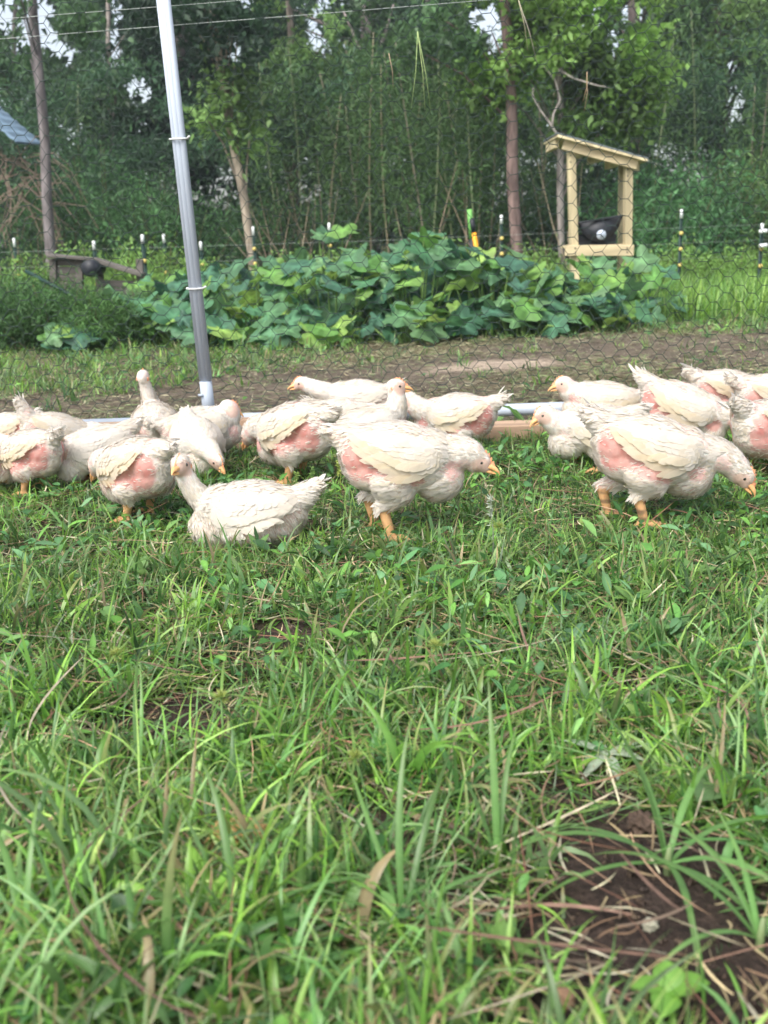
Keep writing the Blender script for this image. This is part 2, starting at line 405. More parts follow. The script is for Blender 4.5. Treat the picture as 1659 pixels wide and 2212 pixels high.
def small_leaves(g, n, y0, y1, Lr, asp, bright=1.0, h=(.005, .035), power=1.0, dens=None):
    """oval leaves of low weeds: 3 x 5 grid each"""
    x, y = frustum_points(n, y0, y1, power=power)
    clump = .5 + .5 * fbm(x, y, 6.0, 6); keep = (rng.random(n) < clump ** 1.2) & (rng.random(n) > bare(x, y) * .96)
    if dens is not None: keep &= rng.random(n) < dens(x, y)
    x, y = x[keep], y[keep]; n = len(x)
    L = rng.uniform(*Lr, n); W = L * rng.uniform(*asp, n)
    col = pick_green(n, bright, .18) * np.array([.85, .98, 1.05])
    az = rng.random(n) * 2 * math.pi; z = ground_z(x, y) + rng.uniform(*h, n)
    rows = 5; s = np.linspace(0, 1, rows); wp = np.array([.12, .8, 1.0, .7, .04])
    th = rng.uniform(.7, 1.7, n)[:, None] + rng.uniform(-.1, .7, n)[:, None] * s
    st = (L / 4)[:, None]
    P = np.zeros((n, rows, 3)); P[:, 0] = np.stack([x, y, z], 1)
    P[:, 1:, 0] = x[:, None] + np.cumsum(np.sin(th) * np.cos(az)[:, None] * st, 1)[:, :-1]
    P[:, 1:, 1] = y[:, None] + np.cumsum(np.sin(th) * np.sin(az)[:, None] * st, 1)[:, :-1]
    P[:, 1:, 2] = z[:, None] + np.cumsum(np.cos(th) * st, 1)[:, :-1]
    S = np.stack([-np.sin(az), np.cos(az), rng.normal(0, .35, n)], -1)[:, None, :]; S = unit(S)
    wv = (W[:, None] * wp[None] * .5)[..., None]
    up = np.array([0, 0, 1.0])
    V = np.stack([P + S * wv + up * wv * .35, P, P - S * wv + up * wv * .35], 2).reshape(-1, 3)
    q = np.array([(i * 3 + j, i * 3 + j + 1, (i + 1) * 3 + j + 1, (i + 1) * 3 + j) for i in range(4) for j in range(2)])
    Q = (q[None] + (np.arange(n) * 15)[:, None, None]).reshape(-1, 4)
    C = np.repeat(col[:, None], 15, 1).reshape(n, 5, 3, 3); C[:, :, 1] *= 1.2
    g.add(V, Q, None, C.reshape(-1, 3))

NOT_FAR = lambda x, y: np.clip((3.05 - y + .12 * fbm(x, y, 5)) / .25, 0, 1)
g = Geo()
tufts(g, 1350, .38, 1.25, (7, 15), (.04, .10), (.0026, .0066), 7, .35, tilt_s=.95, bright=1.15, power=1.3)
tufts(g, 1700, .38, 1.25, (8, 16), (.025, .06), (.0014, .003), 5, 0, tilt_s=1.0, bright=.95, power=1.3)
o = g.obj('grass', M_grass); tag(o, 'tangle of mixed green grass blades in the foreground', 'grass', kind='stuff')
g = Geo()
tufts(g, 1700, 1.2, 1.85, (7, 14), (.03, .075), (.0022, .0055), 5, 0, tilt_s=.95, dens=NOT_FAR, power=1.5)
tufts(g, 3000, 1.75, 3.15, (7, 13), (.028, .062), (.0022, .0048), 4, 0, tilt_s=1.0, bright=1.1, dens=NOT_FAR, power=1.5)
tufts(g, 3000, 1.2, 3.15, (7, 14), (.018, .042), (.0014, .0028), 4, 0, tilt_s=1.0, bright=.9, dens=NOT_FAR, power=1.5)
o = g.obj('grass', M_grass); tag(o, 'low cropped grass round the feet of the white birds', 'grass', kind='stuff')
g = Geo()
small_leaves(g, 9000, .4, 3.1, (.010, .028), (.45, .95), bright=1.0, power=1.5, dens=NOT_FAR)
small_leaves(g, 2600, 1.0, 3.0, (.025, .05), (.22, .40), bright=1.05, h=(.01, .045), power=1.5, dens=NOT_FAR)
o = g.obj('weed_leaves', M_weed); tag(o, 'small oval weed leaves spread through the grass', 'weeds', kind='stuff')

def crumbs():
    n = 5200; x, y = frustum_points(n, .4, 1.5, power=1.0); b = bare(x, y); k = rng.random(n) < b * .9 + .05; x, y = x[k], y[k]; n = len(x)
    r = rng.lognormal(-6.1, .55, n).clip(.0009, .009); z = ground_z(x, y)
    o6 = np.array([[1, 0, 0], [-1, 0, 0], [0, 1, 0], [0, -1, 0], [0, 0, 1], [0, 0, -1.]]); o6 = np.concatenate([o6, unit(np.array([[sx, sy, sz] for sx in (-1, 1) for sy in (-1, 1) for sz in (-1, 1.)]))])
    V = o6[None] * rng.uniform(.6, 1.25, (n, 14, 1)) * r[:, None, None] + np.stack([x, y, z + r * .3], 1)[:, None]
    T = []
    for a_, sx in ((0, 1), (1, -1)):
        for b_, sy in ((2, 1), (3, -1)):
            for c_, sz in ((4, 1), (5, -1)):
                e = 6 + (4 if sx > 0 else 0) + (2 if sy > 0 else 0) + (1 if sz > 0 else 0); T += [(a_, b_, e), (b_, c_, e), (c_, a_, e)]
    T = (np.array(T)[None] + (np.arange(n) * 14)[:, None, None]).reshape(-1, 3)
    col = np.array([(.06, .04, .03), (.085, .055, .04), (.045, .032, .026), (.14, .10, .07)])[rng.integers(0, 4, n)] * rng.uniform(.7, 1.3, (n, 1))
    o = Geo().add(V.reshape(-1, 3), None, T, np.repeat(col, 14, 0)).obj('soil_crumbs', M_straw); tag(o, 'crumbs and small clods lying on the bare dark soil', 'soil crumbs', kind='stuff')
crumbs()
def litter(g, n, y0, y1, Lr, W, cols, hmax=.03, power=1.0, dens=None, bendy=.5):
    x, y = frustum_points(n, y0, y1, power=power)
    if dens is not None:
        k = rng.random(n) < dens(x, y); x, y = x[k], y[k]; n = len(x)
    az = rng.random(n) * 2 * math.pi; L = rng.uniform(*Lr, n)
    z = ground_z(x, y) + rng.uniform(.002, hmax, n)
    col = np.array(cols)[rng.integers(0, len(cols), n)] * rng.uniform(.6, 1.25, (n, 1))
    V, Q, C = ribbons(np.stack([x, y, z], 1), az, rng.normal(1.5, .13, n), rng.normal(0, .25, n), L, np.full(n, W) * rng.uniform(.7, 1.5, n), 8, col,
                      floor=ground_z(x, y), wave=rng.normal(0, bendy, n), blunt=6, twist=rng.normal(0, .45, n))
    g.add(V, Q, None, C)
g = Geo()
litter(g, 700, .4, 3.0, (.06, .19), .0014, [(.24, .12, .075), (.18, .09, .06), (.33, .21, .13)], hmax=.045, power=1.4)
litter(g, 60, .5, 1.5, (.10, .22), .0026, [(.22, .13, .09), (.36, .31, .22), (.18, .11, .08)], hmax=.06, power=1.0, bendy=.8)
o = g.obj('fallen_pine_needles', M_straw); tag(o, 'long rusty brown pine needles lying loose in the grass', 'pine needles', kind='stuff')
g = Geo()
litter(g, 17000, .38, 3.1, (.02, .075), .0019, [(.30, .23, .12), (.22, .16, .09), (.16, .10, .06), (.40, .32, .18), (.46, .42, .28)], hmax=.024, power=1.4, dens=lambda x, y: (1 - .75 * bare(x, y)) * np.clip(1.25 - .55 * (y - .8), .3, 1))
pm = at_z(860, 1930); litter(g, 3600, .45, 1.25, (.02, .085), .0021, [(.32, .28, .18), (.22, .17, .11), (.14, .10, .07), (.40, .37, .27)], hmax=.03, power=1.0,
       dens=lambda x, y: .04 + .8 * np.exp(-((x - pm.x) / .16) ** 2 - ((y - pm.y) / .13) ** 2) + .12 * (np.abs(bare(x, y) - .5) < .35))
o = g.obj('dead_grass', M_straw); tag(o, 'short dead grass and thatch on the soil under the blades', 'dead grass', kind='stuff')
g = Geo()
litter(g, 44000, 2.9, 6.6, (.012, .07), .0030, [(.30, .27, .16), (.24, .21, .12), (.16, .12, .08), (.15, .20, .08), (.36, .33, .21), (.17, .22, .09)], hmax=.015, power=1.2,
       dens=lambda x, y: (.35 + .65 * np.clip(.5 + fbm(x, y, 2.6, 9), 0, 1)) * np.clip(((x - SAND.x) / .34) ** 2 + ((y - SAND.y) / .24) ** 2 - .4, .06, 1))
o = g.obj('dry_straw_litter', M_straw); tag(o, 'pale dry straw strewn over the bare dirt behind the wire', 'straw', kind='stuff')
# far lawns
def far_dens(x, y):
    left = np.clip((y - (4.35 + .35 * fbm(x, y, 1.2) + np.clip((x + .9) * 1.5, 0, 2.2))) / .25, 0, 1) * (x < 1.0)
    rest = np.clip((y - 5.75 - .3 * fbm(x, y, 1.7)) / .35, 0, 1)
    return np.maximum(left, rest)
g = Geo()
tufts(g, 6500, 3.0, 8.5, (6, 11), (.035, .085), (.004, .007), 3, 0, dens=lambda x, y: np.maximum(far_dens(x, y), .05 + .22 * np.clip(fbm(x, y, 3, 2) - .05, 0, 1)), bright=1.0, power=1.3)
small_leaves(g, 3500, 3.2, 7.5, (.025, .05), (.3, .6), bright=.95, dens=lambda x, y: np.maximum(far_dens(x, y), .06))
o = g.obj('grass', M_grass); tag(o, 'green lawn strip between the dirt and the squash bed', 'grass', kind='stuff')
def field():
    g = Geo(); n = 42000
    y = rng.uniform(6.6, 13.5, n); x = rng.uniform(0.9, 5.8, n) * (y / 8.5)
    z = np.zeros(n); col = pick_green(n, 1.25, .18) * np.array([1.15, 1.05, .8])
    V, Q, C = ribbons(np.stack([x, y, z], 1), rng.random(n) * 6.28, np.abs(rng.normal(0, .45, n)), rng.uniform(.3, 1.6, n), rng.uniform(.10, .30, n),
                      rng.uniform(.004, .008, n), 3, col, tipcol=col * 1.2)
    g.add(V, Q, None, C)
    n = 16000; y = rng.uniform(7.8, 12.5, n); x = rng.uniform(-5.6, 1.6, n) * (y / 9)
    col = pick_green(n, 1.05, .18) * np.array([1.1, 1.0, .8])
    V, Q, C = ribbons(np.stack([x, y, np.zeros(n)], 1), rng.random(n) * 6.28, np.abs(rng.normal(0, .25, n)), rng.uniform(.1, 1.0, n), rng.uniform(.15, .40, n),
                      rng.uniform(.006, .012, n), 3, col, tipcol=col * 1.25)
    g.add(V, Q, None, C)
    o = g.obj('tall_grass', M_grass); tag(o, 'tall bright green meadow grass at the foot of the wood', 'tall grass', kind='stuff')
field()

# ------------------------------------------------------------------ foreground plants (each a thing, large blades as parts)
def single_blade(name, root, az, tilt, bend, L, W, col, parent, mat=M_grass, nseg=12, fold=.3, wave=0.0, twist=0.0, blunt=2.4, loc0=None):
    A = lambda v: np.array([float(v)])
    V, Q, C = ribbons(np.array([root]), A(az), A(tilt), A(bend), A(L), A(W), nseg, np.array([col]), fold=fold, tipcol=np.array([col]) * np.array([1.1, .85, .8]),
                      wave=A(wave), twist=A(twist), p=1.3, blunt=blunt)
    if parent is not None: V = V - np.array(parent.location)
    return Geo().add(V, Q, None, C).obj(name, mat, parent)
def grass_plant(u, v, label, blades, colr=(.10, .21, .06), z=0.0):
    p = at_z(u, v, 0.0); t = empty('grass_plant', (p.x, p.y, ground_z(p.x, p.y)))
    tag(t, label, 'grass plant', 'single grass plants standing in the foreground')
    g = Geo(); add_tube(g, [(0, 0, -.01), (0, 0, .012), (.002, .001, .03)], [.004, .0035, .002], 7, (.25, .33, .15)); g.obj('stem', M_weed, t)
    for (az, ti, be, L, W, c) in blades:
        col = np.array(colr) * c
        single_blade('blade', (p.x + .003 * math.cos(R(az)), p.y + .003 * math.sin(R(az)), t.location.z + .012), R(az), R(ti + random.uniform(8, 26)), R(be + random.uniform(15, 50)), L * .92, W * .85, col * random.uniform(.8, 1.15), t, wave=random.uniform(-.5, .5), twist=random.uniform(-.4, .4))
    return t
grass_plant(1440, 1905, 'big arching crabgrass plant over the bare soil at lower right',
            [(190, 35, 90, .20, .010, 1.0), (205, 55, 75, .19, .008, 1.1), (120, 8, 30, .20, .009, .9), (100, 15, 60, .17, .008, 1.1), (60, 25, 60, .18, .009, 1.3), (20, 45, 70, .17, .009, 1.0),
             (330, 40, 70, .16, .009, 1.6), (270, 60, 40, .15, .009, 1.2), (150, 50, 60, .17, .008, 1.0), (300, 55, 60, .17, .008, .9)])
grass_plant(1640, 2060, 'grass plant with bright upright blades at the lower right corner',
            [(95, 5, 25, .13, .009, 1.7), (150, 25, 60, .17, .009, 1.0), (40, 20, 50, .14, .008, 1.3), (200, 40, 70, .14, .007, 1.1), (110, 30, 30, .15, .008, 1.1)])
grass_plant(870, 2010, 'tall grass plant with a thick pale stem right of centre in the foreground',
            [(95, 3, 15, .20, .009, 1.1), (60, 18, 50, .19, .008, 1.0), (125, 14, 35, .18, .007, 1.2), (20, 35, 80, .16, .007, 1.0), (175, 40, 70, .16, .007, 1.2)])
grass_plant(1075, 1880, 'upright grass plant with bright green blades beside the bare soil',
            [(90, 2, 10, .19, .010, 1.5), (75, 12, 40, .16, .008, 1.3), (150, 30, 60, .13, .007, 1.1), (10, 40, 60, .14, .007, 1.3), (110, 20, 30, .13, .007, 1.0)])
grass_plant(300, 1690, 'leaning grass plant with one broad pale blade at left',
            [(150, 50, 40, .17, .014, 1.2), (100, 10, 40, .17, .008, 1.2), (60, 15, 60, .15, .006, 1.5), (80, 5, 20, .15, .006, 1.4), (170, 30, 70, .16, .009, 1.1), (20, 30, 80, .14, .006, 1.2)])
grass_plant(650, 1590, 'grass plant whose dark green blade points up right in mid lawn',
            [(50, 18, 25, .15, .011, .75), (110, 15, 60, .13, .006, 1.2), (150, 30, 60, .12, .006, 1.3), (80, 8, 30, .13, .005, 1.3), (350, 40, 60, .12, .006, 1.1)])
grass_plant(60, 2120, 'long leaning grass plant at the lower left corner',
            [(60, 30, 60, .20, .009, 1.4), (110, 15, 50, .19, .009, 1.1), (20, 50, 50, .22, .008, 1.0), (150, 30, 70, .17, .008, 1.5), (85, 5, 35, .16, .008, 1.2)])
grass_plant(510, 2030, 'broad bladed grass plant in the lower left foreground',
            [(15, 50, 50, .22, .010, 1.2), (160, 45, 60, .22, .010, 1.0), (100, 10, 40, .17, .009, 1.2), (60, 35, 70, .18, .009, 1.5), (300, 60, 40, .12, .010, 1.1)])
grass_plant(1200, 1300, 'broad bladed grass plant arching below the middle bird',
            [(20, 40, 70, .15, .009, 1.0), (0, 55, 50, .15, .008, 1.1), (160, 45, 80, .14, .008, 1.0), (120, 20, 70, .13, .007, 1.2), (220, 60, 50, .12, .008, 1.0), (300, 45, 60, .11, .008, 1.2)])
grass_plant(1085, 1165, 'grass plant with two broad blades right of the pecking middle bird',
            [(165, 30, 30, .13, .010, 1.0), (35, 28, 90, .12, .009, 1.0), (80, 20, 70, .12, .008, 1.1), (10, 45, 70, .13, .007, 1.0), (320, 50, 60, .10, .007, 1.2), (130, 10, 50, .11, .007, .9)])
grass_plant(1560, 1105, 'dark green grass plant under the beak of the right hand bird',
            [(150, 30, 8, .23, .010, .55), (175, 60, 50, .19, .009, .7), (190, 65, 40, .16, .008, .8), (30, 50, 60, .14, .009, .8), (0, 55, 50, .13, .008, 1.1), (330, 50, 50, .12, .008, .9)])
grass_plant(330, 1110, 'grass plant in front of the cream winged bird at left',
            [(125, 25, 25, .11, .007, .9), (60, 15, 40, .09, .006, 1.1), (0, 55, 70, .16, .007, 1.0), (175, 55, 60, .15, .008, .8), (95, 10, 30, .09, .005, 1.2)])
grass_plant(150, 1160, 'grass plant with broad blades curling at the left edge',
            [(150, 30, 40, .16, .008, 1.3), (90, 8, 30, .10, .008, 1.0), (120, 40, 60, .12, .008, 1.0), (20, 30, 60, .10, .007, 1.2)])
grass_plant(455, 1185, 'grass plant standing against the breast of the sitting bird',
            [(100, 8, 30, .10, .006, 1.2), (70, 25, 50, .10, .006, 1.0), (150, 35, 60, .12, .006, 1.2), (30, 40, 70, .11, .005, 1.1), (85, 5, 40, .08, .005, 1.5)])

def sedge(u, v, h, label, lean=(0, 0)):
    p = at_z(u, v); t = empty('sedge_plant', (p.x, p.y, ground_z(p.x, p.y)))
    tag(t, label, 'sedge', 'sedges with starry leaf whorls in the grass')
    top = Vector((lean[0], lean[1], h))
    g = Geo(); add_tube(g, [(0, 0, -.01), top * .5 + Vector((.004, 0, 0)), top], [.0018, .0016, .0012], 6, (.20, .34, .12)); g.obj('stem', M_weed, t)
    n = 7
    for k in range(n):
        az = 2 * math.pi * k / n + random.uniform(-.3, .3)
        single_blade('bract', tuple(Vector(t.location) + top), az, R(random.uniform(45, 75)), R(random.uniform(5, 50)), random.uniform(.035, .085), .0042,
                     np.array((.16, .28, .07)) * random.uniform(.8, 1.2), t, nseg=7)
    g = Geo(); m = 60; d = rand_dirs(m, .8); c0 = np.array(top) + d * .002
    V, T, C = leaf_quads(np.repeat(c0, 1, 0), d, rand_dirs(m), np.full(m, .010), np.full(m, .0022), np.tile([[.34, .40, .12]], (m, 1)))
    g.add(V, None, T, C); o = g.obj('flower_head', M_weed, t)
sedge(262, 1520, .075, 'sedge with a pale starry whorl left of the bare soil hole')
sedge(470, 1640, .085, 'sedge on a bluish stem just right of the small bare soil hole', (.01, 0))
sedge(935, 1500, .075, 'sedge with a yellow spiky head in the middle of the lawn', (.005, 0))
sedge(770, 1700, .04, 'low sedge with a yellow green tuft near the centre')
sedge(1090, 1260, .085, 'slender sedge with pale flower spike below the middle bird', (-.01, 0))
def flower_stalk(u, v, h, label, lean=(.0, .0), col=(.20, .30, .12)):
    p = at_z(u, v); t = empty('weed_stalk', (p.x, p.y, ground_z(p.x, p.y)))
    tag(t, label, 'weed stalk', 'thin seeding stalks in front of the birds')
    top = Vector((lean[0], lean[1], h))
    g = Geo(); add_tube(g, [(0, 0, -.01), top * .55 + Vector((.003, 0, 0)), top], [.0014, .0011, .0008], 6, col); g.obj('stem', M_weed, t)
    m = 70; s = rng.uniform(.62, 1.0, m)[:, None]; c0 = np.array(top)[None] * s; d = rand_dirs(m, .5)
    V, T, C = leaf_quads(c0, d, rand_dirs(m), rng.uniform(.004, .012, m), np.full(m, .003), np.array([col]) * rng.uniform(.8, 1.7, (m, 1)))
    Geo().add(V, None, T, C).obj('seed_head', M_weed, t)
flower_stalk(1065, 1235, .13, 'pale flowering weed stalk right of the middle bird', (-.004, 0), (.34, .38, .30))
flower_stalk(985, 1150, .10, 'small leafy weed stalk crossing the breast of the middle bird', (.006, 0), (.22, .28, .14))
flower_stalk(628, 1150, .12, 'thin grass stalk with green head over the sitting bird', (.02, 0), (.18, .27, .07))
flower_stalk(690, 1110, .10, 'second thin stalk by the raised tail of the sitting bird', (-.012, 0), (.15, .25, .07))
flower_stalk(735, 1075, .09, 'bushy yellow green stalk behind the tail of the middle bird', (.0, 0), (.28, .34, .08))
flower_stalk(1250, 1010, .05, 'tiny yellow green weed sprig in front of the board', (.0, 0), (.25, .34, .08))

def broad_weed(u, v, label, n, L, W, col, tilt=(35, 75), h=.02):
    p = at_z(u, v); t = empty('broadleaf_weed', (p.x, p.y, ground_z(p.x, p.y)))
    tag(t, label, 'weed', 'broad leaved weeds in the lawn')
    g = Geo(); add_tube(g, [(0, 0, -.01), (0, 0, h)], [.002, .0015], 6, (.2, .3, .1)); g.obj('stem', M_weed, t)
    for k in range(n):
        az = 2 * math.pi * k / n + random.uniform(-.4, .4); l = L * random.uniform(.75, 1.2)
        rows = 8; s = np.linspace(0, 1, rows); wp = np.sin(np.pi * s ** .85) ** .8 * W * .5 * random.uniform(.8, 1.2); wp[0] = .001; wp[-1] = .0004
        th = R(random.uniform(*tilt)) + s * R(random.uniform(10, 55))
        P = np.zeros((rows, 3)); P[0, 2] = h
        for i in range(1, rows): P[i] = P[i - 1] + l / (rows - 1) * np.array([math.sin(th[i]) * math.cos(az), math.sin(th[i]) * math.sin(az), math.cos(th[i])])
        S = np.array([-math.sin(az), math.cos(az), 0])
        V = np.concatenate([P + S * wp[:, None] + np.array([0, 0, .25]) * wp[:, None], P, P - S * wp[:, None] + np.array([0, 0, .25]) * wp[:, None]])
        Q = [(j * rows + i, j * rows + i + 1, (j + 1) * rows + i + 1, (j + 1) * rows + i) for j in range(2) for i in range(rows - 1)]
        c = np.array(col) * random.uniform(.8, 1.2); C = np.tile(c, (3 * rows, 1)); C[rows:2 * rows] *= 1.3
        Geo().add(V, Q, None, C).obj('leaf', M_weed, t)
for args in [
    (1370, 1330, 'broad pale green weed with cupped leaves at right in the lawn', 7, .040, .022, (.13, .24, .06)),
    (1450, 1390, 'low weed with wide rounded leaves at right', 8, .045, .024, (.10, .20, .07)),
    (1500, 1260, 'weed with pointed leaves below the right hand bird', 8, .050, .018, (.13, .24, .07)),
    (1600, 1230, 'pointed leaf weed at the right edge under the pecking bird', 8, .055, .020, (.15, .27, .08)),
    (1240, 1420, 'small leafy weed with blue green leaves right of centre', 6, .04, .014, (.09, .18, .09)),
    (800, 1440, 'weed with two upright mottled oval leaves in the centre', 4, .042, .018, (.22, .33, .11), (10, 40)),
    (835, 1560, 'weed with paired upright oval leaves below the centre', 4, .045, .017, (.13, .25, .07), (8, 35)),
    (310, 1270, 'weed with one tall scalloped oval leaf at left', 5, .045, .020, (.14, .25, .08), (5, 50)),
    (1600, 1640, 'large round leaved weed at the right edge above the bare soil', 6, .060, .040, (.10, .19, .07), (60, 85)),
    (1560, 1750, 'pale round leaved weed beside the arching crabgrass', 5, .045, .032, (.12, .21, .08), (55, 85)),
    (1310, 1640, 'wilted pale weed with whitish leaves above the bare soil', 8, .050, .015, (.36, .42, .32), (60, 95)),
    (1440, 2180, 'bright round seedling at the bottom edge on bare soil', 4, .030, .024, (.15, .32, .05), (40, 80)),
    (345, 1740, 'weed with a hanging pointed leaf in the lower left', 4, .045, .014, (.13, .27, .10), (40, 100)),
    (500, 1840, 'tiny round leaf seedling beside the tan lump', 2, .016, .016, (.14, .28, .07), (30, 60)),
    (1090, 2090, 'low branching weed near the bottom centre', 8, .035, .010, (.12, .22, .05)),
    (60, 1330, 'low rounded weed by the left edge', 6, .035, .018, (.10, .2, .06)),
    (110, 1100, 'round leaved weed under the left birds', 8, .035, .02, (.10, .22, .07)),
    (240, 1130, 'bushy leafy weed below the second bird from the left', 8, .035, .018, (.11, .23, .07)),
    (560, 1210, 'leafy weed below the sitting bird', 7, .035, .015, (.12, .23, .07)),
    (700, 1290, 'small leafy weed left of centre', 7, .03, .015, (.11, .22, .06)),
    (1330, 1200, 'leafy weed left of the standing bird at right', 8, .04, .016, (.12, .24, .07)),
    (1420, 1180, 'leafy weed under the toes of the right hand bird', 8, .035, .014, (.12, .25, .08))]:
    broad_weed(*args)

def lump(name, u, v, r, mat, label, cat, sq=.75, amp=.25, group=None, fr=3.0):
    p = at_z(u, v); bm = bmesh.new(); bmesh.ops.create_icosphere(bm, subdivisions=4, radius=1)
    for vv in bm.verts:
        k = 1 + amp * noise.noise(vv.co * fr + Vector((u, v, 0))) + amp * .5 * noise.noise(vv.co * fr * 3)
        vv.co = Vector((vv.co.x * r * k, vv.co.y * r * k, vv.co.z * r * k * sq))
    me = bpy.data.meshes.new(name); bm.to_mesh(me); bm.free()
    for f in me.polygons: f.use_smooth = True
    o = link(name, me, mat); o.location = (p.x, p.y, float(ground_z(np.array([p.x]), np.array([p.y]))[0]) + r * sq * .6); tag(o, label, cat, group)
lump('tan_fungus', 512, 1830, .026, M_lump, 'lumpy porous tan fungus half hidden in the grass at lower left', 'fungus', amp=.5)
lump('pebble', 1215, 2155, .010, M_pebble, 'small orange brown pebble on the soil at the bottom', 'pebble')
lump('soil_clod', 1390, 1800, .015, M_clod, 'brown earth clod above the bare soil at lower right', 'clod', amp=.5)
lump('pale_bud', 1403, 2012, .006, M_straw_bud, 'small whitish withered bud lying on the bare dark soil', 'bud', amp=.6)

# ------------------------------------------------------------------ the coop frame: uprights, base, netting
NY = 3.2                                   # distance of the netting
base_px = at_y(829, 898, NY)
coop = empty('chicken_coop_frame', (0, NY, 0)); tag(coop, 'mobile chicken run of galvanised pipe, hexagonal wire netting and a board at its foot', 'chicken run')
def local(p): return tuple(Vector(p) - coop.location)
PIPE_Z = at_y(829, 895, NY).z
# base pipe in two lengths with a coupling sleeve
pl = at_y(521, 906, NY)
g = Geo(); add_tube(g, [local((-2.4, NY, PIPE_Z)), local((pl.x, NY, PIPE_Z))], .0175, 20); g.obj('base_pipe', M_galv, coop)
g = Geo(); add_tube(g, [local((pl.x, NY, PIPE_Z)), local((2.6, NY, PIPE_Z))], .0195, 20); g.obj('base_pipe', M_galv, coop)
for dx in (-.035, .12):
    g = Geo(); add_tube(g, [local((pl.x + dx, NY, PIPE_Z)), local((pl.x + dx + .012, NY, PIPE_Z))], .0225, 16); g.obj('pipe_collar', M_galv, coop)
# uprights
pb = at_y(449, 868, NY - .02); pt = at_y(350, -20, NY - .02)
dv = pt - pb; top = pb + dv * 1.35
base = Vector((pb.x - dv.x / dv.z * (pb.z - PIPE_Z), NY - .02, PIPE_Z))
g = Geo(); add_tube(g, [local(base), local(top)], .0150, 24); g.obj('upright_pipe', M_galv, coop)
j = pb + dv * .06
off = Vector((.0125, -.006, 0))
g = Geo(); add_tube(g, [local(j + off), local(top + off)], .0100, 20); g.obj('upright_pipe', M_galv, coop)
off2 = Vector((-.0110, -.006, 0))
g = Geo(); add_tube(g, [local(j + off2), local(top + off2)], .0075, 20); g.obj('upright_pipe', M_galv, coop)
g = Geo(); add_tube(g, [local(base + dv * .0), local(pb + dv * .055)], .0195, 20); g.obj('pipe_sleeve', M_galv, coop)
g = Geo(); sp = pb + dv * .02; add_tube(g, [local(sp + Vector((-.024, -.012, 0))), local(sp + Vector((-.010, -.020, 0)))], .004, 8); g.obj('bolt', M_galv, coop)
for v in (300, 622):
    q = at_y(350 + (v + 20) * .1115, v, NY - .02)
    pts = []
    for k in range(25):
        t = 2 * math.pi * k / 24; pts.append(local(q + Vector((.001 + .0265 * math.cos(t), -.002 + .0205 * math.sin(t), .002 * math.sin(t)))))
    g = Geo(); add_tube(g, pts, .0028, 6); zt = g.obj('zip_tie', M_tie, coop)
    g = Geo(); add_tube(g, [local(q + Vector((.028, -.012, 0))), local(q + Vector((.036, -.022, .004)))], .003, 6); g.obj('tie_head', M_tie, zt)
# board
BY = 2.87
bz = ground_z(np.array([0.]), np.array([BY]))[0]
for x0, x1, dz in ((-2.3, -.36, .004), (-.355, 2.4, 0)):
    M = Matrix.Translation(local(((x0 + x1) / 2, BY + .045, .030 + dz)))
    box_obj('base_board', (x1 - x0, .09, .046), M, M_wood, coop, .003)
M = Matrix.Translation(local((-1.35, BY + .13, .045))); box_obj('base_board', (1.97, .04, .07), M, M_wood, coop, .003)
# netting
def netting():
    a, b, h = .022, .019, .050
    x0, x1, z0, z1 = -2.2, 2.2, PIPE_Z + .02, 1.95
    cols = int((x1 - x0) / (a + b)) + 1; rows = int((z1 - z0) / h) + 1
    pts = {}; E = []
    def node(i, j2, side):   # i column of flat segment, j2 half-rows, side 0 left / 1 right end
        k = (i, j2, side)
        if k not in pts:
            x = x0 + i * (a + b) + (0 if side == 0 else a); z = z0 + j2 * h / 2
            wx = .009 * math.sin(2.1 * x + 3.3 * z) + .005 * math.sin(7.3 * z - 4.1 * x + 1) + random.gauss(0, .0014)
            wz = .012 * math.sin(1.7 * x - 2.2 * z + .6) + .006 * math.sin(6.1 * x + 3.7 * z) + random.gauss(0, .0014)
            wy = .010 * math.sin(3.0 * x + 1.1) * math.sin(2.2 * z) + .004 * math.sin(9 * x + 5 * z)
            pts[k] = (x + wx, NY + .022 + wy, z + wz)
        return k
    for i in range(cols):
        for j in range(rows):
            j2 = 2 * j + (i % 2)
            E.append((node(i, j2, 0), node(i, j2, 1), 1))
            if i + 1 < cols:
                for dj in (-1, 1):
                    if 0 <= j2 + dj <= 2 * rows: E.append((node(i, j2, 1), node(i + 1, j2 + dj, 0), 0))
    g = Geo()
    P0 = np.array([pts[e[0]] for e in E]); P1 = np.array([pts[e[1]] for e in E]); tw = np.array([e[2] for e in E])
    D = unit(P1 - P0); A = unit(np.cross(D, np.array([0, 1., 0]))); B = np.cross(D, A)
    r = np.where(tw == 1, .0013, .00092)[:, None]
    V = []
    for P in (P0, P1):
        for k in range(4):
            t = math.pi / 2 * k + .4; V.append(P + (A * math.cos(t) + B * math.sin(t)) * r)
    V = np.stack(V, 1).reshape(-1, 3)
    q = np.array([(k, (k + 1) % 4, 4 + (k + 1) % 4, 4 + k) for k in range(4)])
    Q = (q[None] + (np.arange(len(E)) * 8)[:, None, None]).reshape(-1, 4)
    g.add(V - np.array(coop.location), Q)
    o = g.obj('wire_netting', M_wire, coop); o['kind'] = 'stuff'
    # brace wires across the netting
netting()
for (ua, va, ub, vb) in ((0, 83, 1500, -38), (0, 40, 900, -32)):
    A_, B_ = at_y(ua, va, NY + .06), at_y(ub, vb, NY + .06); d = B_ - A_
    g = Geo(); add_tube(g, [local(A_ - d * .5), local(A_ + d * .5 - Vector((0, 0, .003))), local(B_ + d * .5)], .0009, 5); g.obj('support_wire', M_line, coop)

